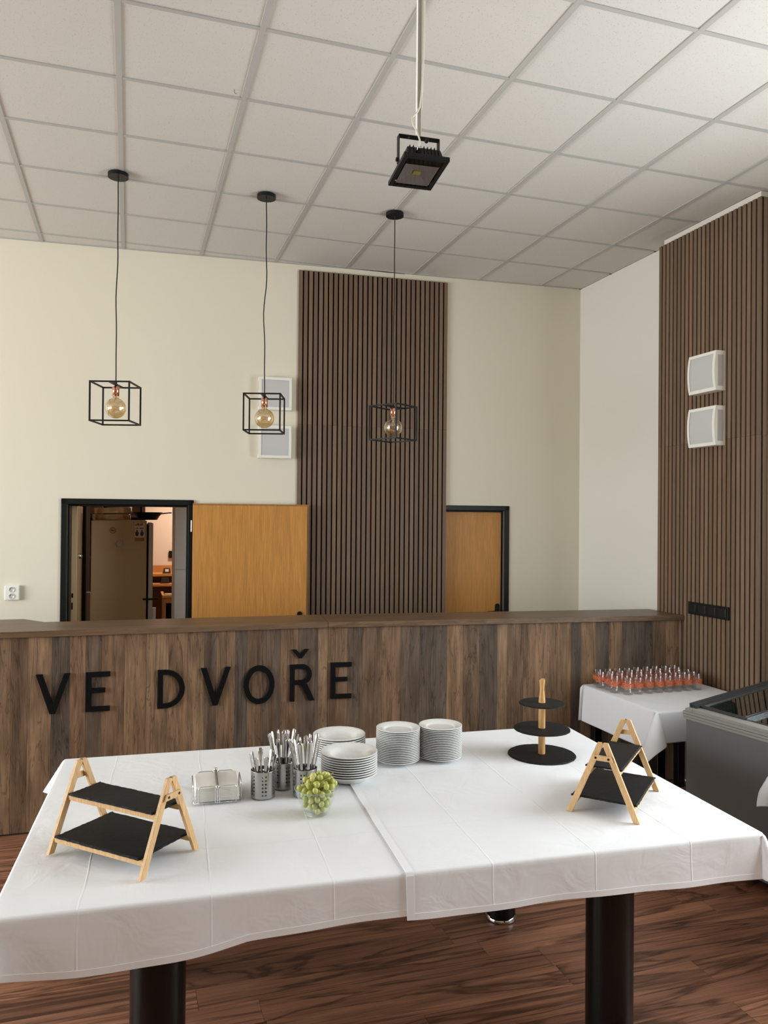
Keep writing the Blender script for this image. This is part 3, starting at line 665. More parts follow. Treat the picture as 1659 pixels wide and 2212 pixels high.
# ------------------------------------------------------------------ flood light on its hanger
fo = thing('flood_light', (1.054, 2.838, 0), R(-3.2), 'black flood light hanging from the ceiling on a white channel, facing down', 'flood light')
ZF = 3.222
GALV = flat('galvanised_white', (.86,.85,.79), .5); CABLE = flat('white_cable', (.78,.75,.64), .45)
hc = MB()
hc.box(-.009, -.010, ZF+.140, -.0075, .010, CEIL+.02); hc.box(.0075, -.010, ZF+.140, .009, .010, CEIL+.02); hc.box(-.009, .0085, ZF+.140, .009, .010, CEIL+.02)
hc.build('hanger_channel', GALV, fo)
MB().box(-.055, -.012, ZF+.1375, .055, .012, ZF+.140).build('mount_plate', GALV, fo)
yk = MB(); yk.box(-.081, -.0145, ZF+.1335, .081, .0145, ZF+.1374); yk.box(-.083, -.0145, ZF+.03, -.0795, .0145, ZF+.137); yk.box(.0795, -.0145, ZF+.03, .083, .0145, ZF+.137)
yk.build('bracket', BLKMET, fo, bevel=.001)
for s in (-1, 1): MB().cyl((s*.083, 0, ZF+.042), (s*.090, 0, ZF+.042), .008, n=12).build('pivot_bolt', BLKMET, fo)
for xx in (-.04, .035): MB().cyl((xx, 0, ZF+.132), (xx, 0, ZF+.145), .005, n=8).build('mount_bolt', CHROME, fo)
MB().cyl((.028, -.012, ZF+.121), (.028, -.03, ZF+.121), .008, n=10).build('wing_nut', BLKMET, fo)
hd = thing('lamp_head', (0, 0, ZF), 0); hd.parent = fo; hd.rotation_euler = (R(-4.5), 0, 0)
hb = MB()
hb.add([(-.075,-.095,.012),(.075,-.095,.012),(.075,.095,.012),(-.075,.095,.012),(-.066,-.078,.058),(.066,-.078,.058),(.066,.078,.058),(-.066,.078,.058)],
       [(0,3,2,1),(4,5,6,7),(0,1,5,4),(1,2,6,5),(2,3,7,6),(3,0,4,7)])
hb.build('housing', BLKMET, hd, bevel=.003)
for i in range(9):
    xx = -.056+i*.014
    if i not in (2,): MB().add([(xx-.001,-.099,.014),(xx+.001,-.099,.014),(xx+.001,-.080,.064),(xx-.001,-.080,.064),(xx-.001,.099,.014),(xx+.001,.099,.014),(xx+.001,.080,.064),(xx-.001,.080,.064)],
        [(3,2,1,0),(4,5,6,7),(0,1,5,4),(2,3,7,6),(1,2,6,5),(3,0,4,7)]).build('cooling_fin', BLKMET, hd)
ff = MB(); a_, b_, fi = .090, .116, .016
ff.box(-a_, -b_, -.004, -a_+fi, b_, .013); ff.box(a_-fi, -b_, -.004, a_, b_, .013); ff.box(-a_+fi, -b_, -.004, a_-fi, -b_+fi, .013); ff.box(-a_+fi, b_-fi, -.004, a_-fi, b_, .013)
ff.build('front_frame', BLKMET, hd, bevel=.002)
rfm = flat('reflector', (.30,.265,.24), .4)
rx0, ry0, ry1 = .066, -.055, .092
MB().add([(-rx0,ry0,.001),(rx0,ry0,.001),(rx0,ry1,.001),(-rx0,ry1,.001),(-.016,.002,.011),(.016,.002,.011),(.016,.032,.011),(-.016,.032,.011)],
         [(0,1,5,4),(1,2,6,5),(2,3,7,6),(3,0,4,7)]).build('reflector', rfm, hd)
MB().box(-.0745, -.1, .0035, .074, ry0+.001, .0118).build('mask_plate', BLKMET, hd)
MB().box(-.015, .003, .008, .015, .031, .0115).build('led_chip', flat('led_yellow', (.50,.44,.10), .4), hd)
MB().box(-a_+fi, -b_+fi, -.0030, a_-fi, b_-fi, -.0015).build('cover_glass', thin_glass('flood_glass', (.85,.85,.85), .04, edge=.4), hd)
MB().cyl((-.028,-.088,.034), (-.028,-.104,.044), .009, .008, 12).build('cable_gland', CHROME, hd)
MB().tube([(-.028,-.104,ZF+.052), (-.029,-.11,ZF+.075), (-.034,-.085,ZF+.12), (-.038,-.05,ZF+.16), (-.036,-.035,ZF+.195), (-.012,-.022,ZF+.225), (.000,-.016,ZF+.25), (.006,-.015,ZF+.3), (.013,-.014,ZF+.42), (.016,-.014,ZF+.55), (.016,-.014,CEIL-.002)], .0032, 8).build('cable', CABLE, fo)
MB().tube([(.008,-.013,ZF+.24), (.010,-.0135,ZF+.32), (.0135,-.008,ZF+.45), (.0135,-.008,CEIL-.002)], .0026, 8).build('cable', CABLE, fo)

# ------------------------------------------------------------------ buffet tables and cloths
TA = -.0595; TC = Vector((.958, 3.083, 0)); TW, TD, TZ = 2.545, 1.475, .7475
def tl(x, y): return (TC.x+x*cos(TA)-y*sin(TA), TC.y+x*sin(TA)+y*cos(TA))
def tinv(X, Y): dx, dy = X-TC.x, Y-TC.y; return (dx*cos(TA)+dy*sin(TA), -dx*sin(TA)+dy*cos(TA))
TTOP = flat('tabletop_dark', (.03,.018,.012), .5)
for nm, y0, y1, ly, lxs, rr, lb in (('front', -TD/2, -.002, None, (.0955, 1.645), .083, 'front long dining table under the white cloths, on two thick black columns'),
                                ('back', .002, TD/2, 3.335, (.10, 1.685), .068, 'rear long dining table under the white cloths, its column foot just showing')):
    t = thing('dining_table', (TC.x, TC.y, 0), TA, lb, 'table', 'tables under the buffet')
    MB().box(-TW/2+.004, y0+(.004 if nm == 'front' else 0), TZ-.035, TW/2-.004, y1-(.004 if nm == 'back' else 0), TZ-.004).build('tabletop', TTOP, t)
    for X in lxs:
        a, b = tinv(X, ly if ly else 2.45)
        if ly is None: b = -TD/2+.096
        MB().cyl((a, b, .022), (a, b, TZ-.036), rr, n=48).build('leg', LEGM, t)
        MB().lathe([(0,0),(rr+.004,0),(rr+.006,.006),(rr+.004,.016),(rr,.022),(0,.022)], (a, b, .0005), 48).build('foot', CHROME if nm == 'back' else LEGM, t)

def drape(name, mtx, tx0, tx1, ty0, ty1, z, dl, dr, df, db, mat, label, group=None, open_l=False, open_r=False, amp=.008, ph=0, flare=.42, hem=('f',), res=.016, wave=9):
    """cloth over a rectangle tx0..tx1 x ty0..ty1; dl,dr,df,db give the overhang at left, right, front, back (numbers or functions of position)"""
    RB = .010
    fdf = df if callable(df) else (lambda s: df)
    def ax(a0, a1, d0, d1, o0, o1):
        v = []
        if not o0: v += [a0-d0*f for f in (1, .97, .92, .84, .74, .62, .5, .38, .27, .17, .10, .06, .03, .012)]
        n = max(2, int((a1-a0)/res)); v += [a0+(a1-a0)*i/n for i in range(n+1)]
        if not o1: v += [a1+d1*f for f in (.012, .03, .06, .10, .17, .27, .38, .5, .62, .74, .84, .92, .97, 1)]
        return v
    S_ = ax(tx0, tx1, dl, dr, open_l, open_r); T_ = ax(ty0, ty1, 1.0, db, False, False)
    def bend(d):
        if d <= 0: return 0, 0
        if d < RB*pi/2: return RB*sin(d/RB), -(RB-RB*cos(d/RB))
        return RB+(d-RB*pi/2)*.05, -(RB+(d-RB*pi/2))
    def pos(s, t):
        dx = (tx0-s) if s < tx0 else (s-tx1 if s > tx1 else 0)
        if t < ty0: dy = (ty0-t)*fdf(min(max(s, tx0), tx1))
        elif t > ty1: dy = t-ty1
        else: dy = 0
        sx = -1 if s < tx0 else 1; sy = -1 if t < ty0 else 1
        x = min(max(s, tx0), tx1); y = min(max(t, ty0), ty1); zz = z
        if dx > 0 and dy > 0:
            r = math.hypot(dx, dy); th = math.atan2(dy, dx); fl_ = flare*sin(2*th)**.55; az = R(45)+(th-R(45))*1.6
            o, _ = bend(r)
            x += sx*(o*cos(az)+r*sin(fl_)*cos(az)); y += sy*(o*sin(az)+r*sin(fl_)*sin(az)); zz += -r*cos(fl_)*.97
        elif dx > 0:
            o, q = bend(dx); wv = amp*(dx/.18)*(sin(y*wave+ph)+.5*sin(y*wave*2.3+ph*2)+.6); x += sx*(o+max(wv, -.3*o)); zz += q
        elif dy > 0:
            o, q = bend(dy); wv = amp*(dy/.18)*(sin(x*wave+ph)+.6*sin(x*wave*2.1+1.3+ph)+.7); y += sy*(o+max(wv, -.3*o)); zz += q
        else:
            e = min(x-tx0, tx1-x, y-ty0, ty1-y, .05)/.05
            if open_l and x-tx0 < .05: e = min(y-ty0, ty1-y, .05)/.05
            zz += .0006*max(e, 0)*(sin(x*13+ph)*sin(y*11+2*ph)+.8*sin(x*29+y*17))
        return Vector((x, y, zz))
    ns, nt = len(S_), len(T_)
    vs_ = [pos(s, t) for s in S_ for t in T_]
    fs = [(i*nt+j, (i+1)*nt+j, (i+1)*nt+j+1, i*nt+j+1) for i in range(ns-1) for j in range(nt-1)]
    m = MB().add(vs_, fs, True)
    o = m.build(name, mat); o.matrix_world = mtx
    uvl = o.data.uv_layers.new(name='UVMap')
    for pl in o.data.polygons:
        for li in pl.loop_indices:
            vi = o.data.loops[li].vertex_index; s, t = S_[vi//nt], T_[vi % nt]
            if t < ty0: t = ty0-(ty0-t)*.18
            uvl.data[li].uv = (s, t)
    so = o.modifiers.new('thickness', 'SOLIDIFY'); so.thickness = .0012; so.offset = 1
    tag(o, label, 'tablecloth', group)
    # stitched hems
    def strip(pts):
        hv = []; hf = []
        for a, b, c, d in pts: hv += [a, b, c, d]
        for i in range(len(pts)-1):
            for k in range(3): hf.append((i*4+k, (i+1)*4+k, (i+1)*4+k+1, i*4+k+1))
        h = MB().add(hv, hf, False).build('hem', mat, o)
    if 'f' in hem:
        pts = []; out = Vector((0, -1, 0))
        for s in [v for v in S_ if tx0 <= v <= tx1]:
            L0 = fdf(s); k = .019/L0
            a, b = pos(s, ty0-1), pos(s, ty0-1+k); jit = 0
            pts.append((a+out*.0004, a+out*.0024+Vector((0,0,-.0006)), b+out*.0024, b+out*.0012))
        strip(pts)
    if 'l' in hem:
        pts = []; up_ = Vector((0, 0, 1))
        for t in T_:
            a, b = pos(tx0, t), pos(tx0+.024, t); nrm = up_ if t >= ty0-.01/ max(.05, fdf(tx0)) else Vector((0,-1,0))
            if t > ty1: nrm = Vector((0,1,0))
            pts.append((a+nrm*.0004, a+nrm*.0034, b+nrm*.0034, b+nrm*.0012))
        strip(pts)
    return o
TM = Matrix.Translation((TC.x, TC.y, 0)) @ Matrix.Rotation(TA, 4, 'Z')
sx_ = tinv(.868, 2.7)[0]                      # where the right cloth's edge lies
tx0, tx1, ty0, ty1 = -TW/2, TW/2, -TD/2, TD/2
def dfl(s): # left cloth hangs lower towards its outer corner
    u = (s-tx0)/(sx_-tx0); return .172+.030*sin(min(u*1.7, 1)*pi)-.040*u
def dfr(s):
    u = (s-sx_)/(tx1-sx_); return .146+.012*u+.004*sin(u*9)
CM1 = cloth_mat('white_cotton_left', -.30+.0, .372, -.41, .53); CM2 = cloth_mat('white_cotton_right', .60, .372, -.40, .56)
drape('tablecloth', TM, tx0, sx_+.16, ty0, ty1, TZ+.0005, .16, .1, dfl, .14, CM1, 'white cloth on the left half of the buffet, under the left slate stand', 'buffet tablecloths', open_r=True, ph=1.1, amp=.006, flare=.56, hem=('f',))
drape('tablecloth', TM, sx_, tx1, ty0-.0055, ty1+.0055, TZ+.0045, .1, .17, dfr, .15, CM2, 'white cloth on the right half of the buffet, overlapping the left one', 'buffet tablecloths', open_l=True, ph=1.1, amp=.006, hem=('f', 'l'))
ZC = TZ+.0075                                  # where things stand

# ------------------------------------------------------------------ two-tier slate stands
def rough_slab(w_, d_, th, n=30, seed=0):
    rd = random.Random(seed); m = MB()
    def edge(z_in, jit):
        pts = []
        def j(): return rd.uniform(-jit, jit)
        for i in range(n): pts.append((-w_/2+w_*i/n+j()*.3, -d_/2+abs(j())+z_in))
        k = int(n*d_/w_)+4
        for i in range(k): pts.append((w_/2-abs(j())-z_in, -d_/2+d_*i/k))
        for i in range(n): pts.append((w_/2-w_*i/n, d_/2-abs(j())-z_in))
        for i in range(k): pts.append((-w_/2+abs(j())+z_in, d_/2-d_*i/k))
        return pts
    a = edge(0, .0025); b = edge(.0035, .004); L_ = len(a)
    vs_ = [(x, y, 0) for x, y in a]+[(x, y, th*.5) for x, y in a]+[(x, y, th) for x, y in b]
    fs = [tuple(range(L_-1, -1, -1)), tuple(range(2*L_, 3*L_))]
    for q in range(2):
        for i in range(L_): fs.append((q*L_+i, q*L_+(i+1) % L_, (q+1)*L_+(i+1) % L_, (q+1)*L_+i))
    return m.add(vs_, fs)
def slate_stand(x, y, rz, label, lbs, seed):
    L_, Sp, Hh = .415, .252, .280; tw, tt = .020, .013
    o = thing('slate_stand', (x, y, ZC), rz, label, 'serving stand', 'two-tier bamboo slate stands')
    tilt = math.atan2(Sp/2-.004, Hh)
    for ex in (-1, 1):
        xx = ex*(L_/2-tt/2)
        for ey in (-1, 1):
            a = Vector((xx, ey*Sp/2, 0)); b = Vector((xx, ey*.0078, Hh))
            lg = MB(); wx = tt/2; wy = .0118
            lg.add([a+Vector((-wx,-wy,0)), a+Vector((wx,-wy,0)), a+Vector((wx,wy,0)), a+Vector((-wx,wy,0)), b+Vector((-wx,-wy,0)), b+Vector((wx,-wy,0)), b+Vector((wx,wy,0)), b+Vector((-wx,wy,0))],
                   [(0,3,2,1),(4,5,6,7),(0,1,5,4),(1,2,6,5),(2,3,7,6),(3,0,4,7)])
            lg.build('leg', BAMBOO, o, bevel=.0012)
        zb = .224
        br = MB().prism([(-.041, zb-.010), (.041, zb-.010), (.032, zb+.010), (-.032, zb+.010)], 0, .008).xf(Matrix(((0,0,1,L_/2+.0005 if ex > 0 else -L_/2-.0085),(1,0,0,0),(0,1,0,0),(0,0,0,1)))).build('brace', BAMBOO, o, bevel=.0012)
        for yy in (-.024, .024): MB().cyl((ex*(L_/2+.0080), yy, zb), (ex*(L_/2+.0092), yy, zb), .0045, n=12).build('screw', BLKMET, br)
    for zz, nm in ((.045, 'lower_rail'), (.168, 'upper_rail')):
        yy = (Sp/2)*(1-zz/Hh)+.002
        for ey in (-1, 1):
            MB().box(-L_/2+tt, ey*yy-.009, zz-.009, L_/2-tt, ey*yy+.009, zz+.009).build(nm, BAMBOO, o, bevel=.0012)
    for zz, w_, d_, lb, k in ((.0546, .372, .250, lbs[0], 0), (.1776, .376, .140, lbs[1], 1)):
        s = rough_slab(w_, d_, .0065, seed=seed+k).build('slate_board', SLATE, None)
        s.matrix_world = Matrix.Translation((x, y, ZC+zz)) @ Matrix.Rotation(rz, 4, 'Z'); tag(s, lb, 'slate board', 'slate boards on the stands')
slate_stand(-.0067, 2.757, -.7812, 'bamboo A-frame stand at the left front of the buffet table', ('wide lower slate board of the left stand', 'narrow upper slate board of the left stand'), 1)
slate_stand(1.8601, 2.6892, .7469, 'bamboo A-frame stand at the right of the buffet table', ('wide lower slate board of the right stand', 'narrow upper slate board of the right stand'), 5)

# ------------------------------------------------------------------ round three-tier stand
ts = thing('tier_stand', (1.883, 3.312, ZC), .3, 'three-tier round slate stand on a wooden rod', 'tier stand')
def rough_disc(r, th, seed):
    rd = random.Random(seed); n = 72
    a = [r+rd.uniform(-.0015, .0006) for _ in range(n)]; b = [v-.003-rd.uniform(0, .003) for v in a]
    vs_ = []
    for rr, z in ((a, 0), (a, th*.5), (b, th)): vs_ += [(rr[i]*cos(2*pi*i/n), rr[i]*sin(2*pi*i/n), z) for i in range(n)]
    return MB().add(vs_, [tuple(range(n-1, -1, -1)), tuple(range(2*n, 3*n))]+[(q*n+i, q*n+(i+1) % n, (q+1)*n+(i+1) % n, (q+1)*n+i) for q in range(2) for i in range(n)])
for z, r, k in ((.0, .161, 1), (.122, .134, 2), (.243, .109, 3)):
    d_ = rough_disc(r, .006, k).build('slate_disc', SLATE, ts); d_.location = (0, 0, z)
MB().cyl((0,0,.006), (0,0,.122), .0163, n=28).build('rod', BEECH, ts); MB().cyl((0,0,.128), (0,0,.243), .0163, n=28).build('rod', BEECH, ts)
m = MB(); pr = [(.0165,.249),(.0155,.265),(.0125,.29),(.0105,.312),(.0115,.332),(.0135,.348),(.0135,.356)]
m.lathe(pr, n=28); top = len(pr)-1
m.v = [(x, y, z+(.006*x/.0135 if z > .35 else 0)) for x, y, z in m.v]
m.add(m.v[top*28:(top+1)*28], [tuple(range(28))]); m.build('handle', BEECH, ts)

# ------------------------------------------------------------------ plates
soup = MB().lathe([(0,.0),(.066,.0),(.068,-.0),(.070,.003),(.080,.014),(.088,.0245),(.1185,.0318),(.1215,.0328),(.1217,.0350),(.1205,.0360),(.1180,.0358),(.087,.0285),(.079,.0195),(.068,.0085),(.062,.0075),(0,.0070)], n=56).mesh('soup_plate'); soup.materials.append(PORC)
dess = MB().lathe([(0,.0),(.060,.0),(.062,.002),(.066,.0085),(.072,.0115),(.0985,.0162),(.1010,.0170),(.1014,.0186),(.1005,.0196),(.098,.0194),(.070,.0142),(.0645,.0105),(.062,.0065),(.058,.0058),(0,.0055)], n=56).mesh('dessert_plate'); dess.materials.append(PORC)
def stack(me, nm, x, y, n, dz_, desc, grp):
    ox = oy = 0
    for k in range(n):
        o = inst(nm, me, None, (x+random.uniform(-.0003,.0003)+0, y+random.uniform(-.0003,.0003), ZC+k*dz_), (0,0,random.random()*6))
        r = n-k
        pos_ = 'topmost' if r == 1 else ('bottom plate' if k == 0 else ORD[r]+' from the top')
        tag(o, 'white %s plate, %s of the %s' % ('deep' if nm == 'soup_plate' else 'dessert', pos_, desc), 'plate', grp)
stack(soup, 'soup_plate', .909, 3.240, 10, .0098, 'near stack by the grape bowl', 'near soup plate stack')
stack(soup, 'soup_plate', .936, 3.508, 10, .0098, 'rear soup plate stack', 'rear soup plate stack')
stack(dess, 'dessert_plate', 1.190, 3.408, 19, .0078, 'left small-plate stack', 'left dessert plate stack')
stack(dess, 'dessert_plate', 1.395, 3.396, 19, .0078, 'rightmost plate stack', 'right dessert plate stack')

# ------------------------------------------------------------------ cutlery cups
def perforated(r, h):
    m = MB(); cols = []      # (angle, width, hole?)
    for k in range(6): cols += [(.0125/r, True), (.0125/r, True), ((2*pi/6)-2*.0125/r, False)]
    rows = [.008]+[.0145]*6+[h-.008-.0145*6]
    def P(a, z): return (r*cos(a), r*sin(a), z)
    a = 0
    for wa, hole in cols:
        z = 0
        for ri, hz in enumerate(rows):
            if hole and 0 < ri < 7:
                ca, cz_ = a+wa/2, z+hz/2; hr = .0037
                q = [(a, z), (ca, z), (a+wa, z), (a+wa, cz_), (a+wa, z+hz), (ca, z+hz), (a, z+hz), (a, cz_)]
                c8 = [(ca+hr/r*cos(R(-135+45*i)), cz_+hr*sin(R(-135+45*i))) for i in range(8)]
                m.add([P(*v) for v in q]+[P(*v) for v in c8], [(i, (i+1) % 8, 8+(i+1) % 8, 8+i) for i in range(8)], True)
            else:
                n = 1 if wa < .4 else 6
                for i in range(n): m.add([P(a+wa*i/n, z), P(a+wa*(i+1)/n, z), P(a+wa*(i+1)/n, z+hz), P(a+wa*i/n, z+hz)], [(0,1,2,3)], True)
            z += hz
        a += wa
    return m
def knife():
    m = MB(); L_ = .222
    st = [(0,.004,.001),(.01,.008,.001),(.09,.009,.0015),(.105,.006,.0035),(.12,.0065,.0045),(.17,.0085,.0045),(.205,.0105,.0045),(L_-.004,.0090,.004),(L_,.004,.002)]
    return loft(st)
def loft(st, n=10):
    vs_ = []; fs = []
    for z, a, b in st: vs_ += [(a*cos(2*pi*i/n), b*sin(2*pi*i/n), z) for i in range(n)]
    for k in range(len(st)-1):
        for i in range(n): fs.append((k*n+i, k*n+(i+1) % n, (k+1)*n+(i+1) % n, (k+1)*n+i))
    m = MB().add(vs_, fs, True); m.add(vs_, [tuple(range(n-1,-1,-1)), tuple(range((len(st)-1)*n, len(st)*n))]); return m
kn = knife().mesh('table_knife')
fk = loft([(0,.006,.001),(.04,.0075,.0013),(.06,.006,.0014),(.075,.003,.0018),(.12,.0035,.0016),(.16,.0068,.0014),(.188,.0098,.0013),(.199,.0092,.0013),(.206,.0045,.001)]).mesh('table_fork')
sp = loft([(0,.004,.001),(.02,.0072,.0016),(.038,.0070,.0016),(.05,.004,.0016),(.06,.003,.0016),(.11,.0050,.0016),(.145,.0098,.0016),(.158,.0102,.0015),(.165,.006,.001)]).mesh('dessert_spoon')
for me in (kn, fk, sp): me.materials.append(CUTL)
def cup(x, y, rz, label, fill, desc, seed):
    rd = random.Random(seed); r, h = .0485, .105
    o = thing('cutlery_cup', (x, y, ZC), rz, label, 'cutlery cup', 'perforated steel cutlery cups')
    perforated(r, h).build('perforated_wall', STEEL, o)
    MB().tube([(r*cos(2*pi*i/40), r*sin(2*pi*i/40), h) for i in range(40)], .0014, 6, True).build('rim', STEEL, o)
    MB().lathe([(0,.0005),(r-.004,.0005),(r,.004),(r-.0015,.005),(0,.003)], n=40).build('base', STEEL, o)
    items = [u for u, cnt in fill for k in range(cnt)]; rd.shuffle(items); n = len(items); nout = n if n <= 9 else 9; count = {}
    for i, (nm, me, lb_) in enumerate(items):
        if i < nout: an, rb, rt = 2*pi*i/nout+rd.uniform(-.06, .06), .0205, .0420
        else: an, rb, rt = 2*pi*(i-nout)/max(1, n-nout)+.4, .0085, .0150
        b = Vector((rb*cos(an), rb*sin(an), .0058)); tw = rd.uniform(-.16, .16) if i < nout else rd.uniform(-.05, .05)
        t = Vector((rt*cos(an+tw*.6), rt*sin(an+tw*.6), h)); d = (t-b).normalized()
        tx = Vector((-sin(an), cos(an), 0)); ty = d.cross(tx).normalized(); tx = ty.cross(d)
        u = inst(nm, me, None); u.matrix_world = Matrix.Translation(Vector((x, y, ZC))+b+d*rd.uniform(0, .012)) @ Matrix((tx, ty, d)).transposed().to_4x4()
        tag(u, 'steel %s standing handle up in the %s' % (lb_, desc), 'cutlery', '%s in the %s' % (lb_.replace('knife', 'knive')+'s', desc))
KN, FK, SPN = ('table_knife', kn, 'knife'), ('table_fork', fk, 'fork'), ('dessert_spoon', sp, 'spoon')
cup(.524, 3.148, .2, 'perforated steel cutlery cup beside the napkin holder', [(SPN, 8)], 'cup beside the napkins', 3)
cup(.622, 3.235, .5, 'perforated steel cutlery cup at the back, between the other two', [(KN, 5), (FK, 7)], 'rear middle cup', 4)
cup(.690, 3.122, .9, 'perforated steel cutlery cup behind the grape bowl', [(KN, 7), (FK, 5)], 'cup behind the grapes', 5)

# ------------------------------------------------------------------ napkin holder
nh = thing('napkin_holder', (.345, 3.205, ZC), -.06, 'chrome wire napkin holder left of the cutlery cups', 'napkin holder')
def uloop(a, b, h, rc=.012):
    a, b = Vector(a), Vector(b); d = (b-a).normalized(); z = Vector((0,0,1)); pts = [a]
    for i in range(7): t = R(90*i/6); pts.append(a+z*(h-rc)+d*(rc-rc*cos(t))+z*rc*sin(t))
    for i in range(7): t = R(90*i/6); pts.append(b+z*(h-rc)-d*(rc-rc*sin(t))+z*rc*cos(t))
    return pts+[b]
hw = .094
for nm, (ax_, ay_), (bx_, by_) in (('f', (-.072,-hw), (-.008,-hw)), ('f', (.008,-hw), (.072,-hw)), ('b', (-.072,hw), (-.008,hw)), ('b', (.008,hw), (.072,hw)),
                               ('l', (-hw,-.06), (-hw,.06)), ('r', (hw,-.06), (hw,.06))):
    MB().tube(uloop((ax_, ay_, .002), (bx_, by_, .002), .066), .0022, 8).build('wire_loop', CHROME, nh)
MB().tube([(sx*(hw-.004), sy*(hw-.004), .0025) for sx, sy in ((-1,-1),(1,-1),(1,1),(-1,1))], .0022, 8, True).build('base_wire', CHROME, nh)
for a, b in (((-hw, 0, .0025), (hw, 0, .0025)), ((0, -hw, .0025), (0, hw, .0025))): MB().tube([a, b], .0022, 8).build('base_wire', CHROME, nh)
arm = MB().cyl((0,-hw+.006,.0645), (0,hw-.006,.0745), .0048, n=14).build('weight_arm', flat('arm_steel', (.42,.36,.34), .2, metal=1), nh)
MB().ball((0,-hw+.002,.064), .0085).build('arm_ball', CHROME, arm); MB().ball((0,hw-.002,.0745), .0085).build('arm_ball', CHROME, arm)
for yy, h_ in ((-hw, .0645), (hw, .0745)): MB().cyl((0,yy,.003), (0,yy,h_-.007), .0022, n=8).build('arm_post', CHROME, nh)
nk = MB(); rd = random.Random(9); N_ = 12
for i in range(N_):
    j = rd.uniform(-.0008, .0008); j2 = rd.uniform(-.0008, .0008); a = .0855-.0035*(i/N_)**2; g = .0044
    zf = lambda y_: .006+i*g+(.009*(i/N_)*(y_/a*.5+.5))
    nk.add([(-a+j,-a+j2,zf(-a)),(a+j,-a+j2,zf(-a)),(a+j,a+j2,zf(a)),(-a+j,a+j2,zf(a)),(-a+j,-a+j2,zf(-a)+g*.985),(a+j,-a+j2,zf(-a)+g*.985),(a+j,a+j2,zf(a)+g*.985),(-a+j,a+j2,zf(a)+g*.985)],
           [(0,3,2,1),(4,5,6,7),(0,1,5,4),(1,2,6,5),(2,3,7,6),(3,0,4,7)])
no_ = nk.build('napkin_stack', flat('paper_napkin', (.84,.82,.77), .9, bump=.2, bscale=90), None, bevel=.0012); no_.matrix_world = Matrix.Translation((.345, 3.205, ZC)) @ Matrix.Rotation(-.06, 4, 'Z')
tag(no_, 'stack of off-white paper napkins held in the wire holder', 'napkins', kind='stuff')

# ------------------------------------------------------------------ grape bowl
bx0, by0 = .687, 2.905
bw_ = thing('glass_bowl', (bx0, by0, ZC), 0, 'clear flared glass bowl holding green grapes', 'bowl')
MB().lathe([(0,.0003),(.046,.0003),(.050,.004),(.060,.030),(.083,.095),(.0845,.097),(.0815,.0965),(.058,.031),(.047,.0075),(0,.0065)], n=56).build('bowl_wall', BOWLG, bw_)
MB().tube([(.0832*cos(2*pi*i/48), .0832*sin(2*pi*i/48), .0968) for i in range(48)], .0011, 6, True).build('rim', flat('rim_green', (.30,.42,.38), .1), bw_)
GR = []
for i in range(3):
    g, t_, b_ = newmat('grape_skin%d' % i); GR.append(g)
    cc = ((.52,.53,.15), (.44,.48,.11), (.60,.57,.20))[i]
    b_.inputs['Base Color'].default_value = (*cc, 1); b_.inputs['Roughness'].default_value = .28
    b_.inputs['Subsurface Weight'].default_value = .35; b_.inputs['Subsurface Radius'].default_value = (.012,.012,.004); b_.inputs['Subsurface Scale'].default_value = .6
    tn = t_.nodes.new('ShaderNodeTexNoise'); tn.inputs['Scale'].default_value = 60
    tc = t_.nodes.new('ShaderNodeTexCoord'); t_.links.new(tc.outputs['Object'], tn.inputs['Vector'])
    mr = t_.nodes.new('ShaderNodeMapRange'); mr.inputs['To Min'].default_value = .2; mr.inputs['To Max'].default_value = .4; t_.links.new(tn.outputs['Fac'], mr.inputs['Value']); t_.links.new(mr.outputs[0], b_.inputs['Roughness'])
gb = thing('grape_bunch', (bx0, by0, ZC), 0, 'bunch of pale green grapes piled in the glass bowl', 'grapes')
gm = []
for g in GR:
    me = MB().ball((0,0,0), .0108, 16, 10, (1,1,1.18)).mesh('grape'); me.materials.append(g); gm.append(me)
rd = random.Random(21); pl_ = []
def bowl_r(z): return (.047+(z-.0075)*(.058-.047)/(.031-.0075)) if z < .031 else (.058+(z-.031)*(.0815-.058)/(.0965-.031))
tries = 0
while len(pl_) < 92 and tries < 60000:
    tries += 1
    z = rd.uniform(.019, .142)
    if z < .10: rm = bowl_r(z)-.0135
    else: rm = .064*math.sqrt(max(0, 1-((z-.095)/.052)**2))
    a = rd.random()*2*pi; rr = rm*math.sqrt(rd.random())
    if z > .10: cx_, cy_ = .010, 0
    else: cx_, cy_ = 0, 0
    p = Vector((rr*cos(a)+cx_, rr*sin(a)+cy_, z))
    if all((p-q).length > .0212 for q in pl_): pl_.append(p)
for p in pl_:
    inst('grape', rd.choice(gm), gb, p, (rd.uniform(-.6,.6), rd.uniform(-.6,.6), rd.random()*6))
STM = flat('grape_stem', (.30,.27,.06), .6)
MB().tube([(-.02,-.055,.105), (-.002,-.045,.122), (.020,-.035,.132), (.038,-.030,.140), (.052,-.030,.152), (.058,-.030,.160)], [.0012,.0016,.0018,.0020,.0026,.0018], 8).build('stem', STM, gb)
for a, b in (((.02,-.035,.132), (.03,-.05,.115)), ((.0,-.045,.122), (-.01,-.02,.130)), ((.038,-.030,.140), (.03,-.005,.140)), ((-.01,-.05,.115), (-.03,-.03,.122)), ((.028,-.033,.136), (.05,-.045,.128))):
    MB().tube([a, (Vector(a)+Vector(b))/2+Vector((0,0,.004)), b], .0009, 6).build('stalk', STM, gb)

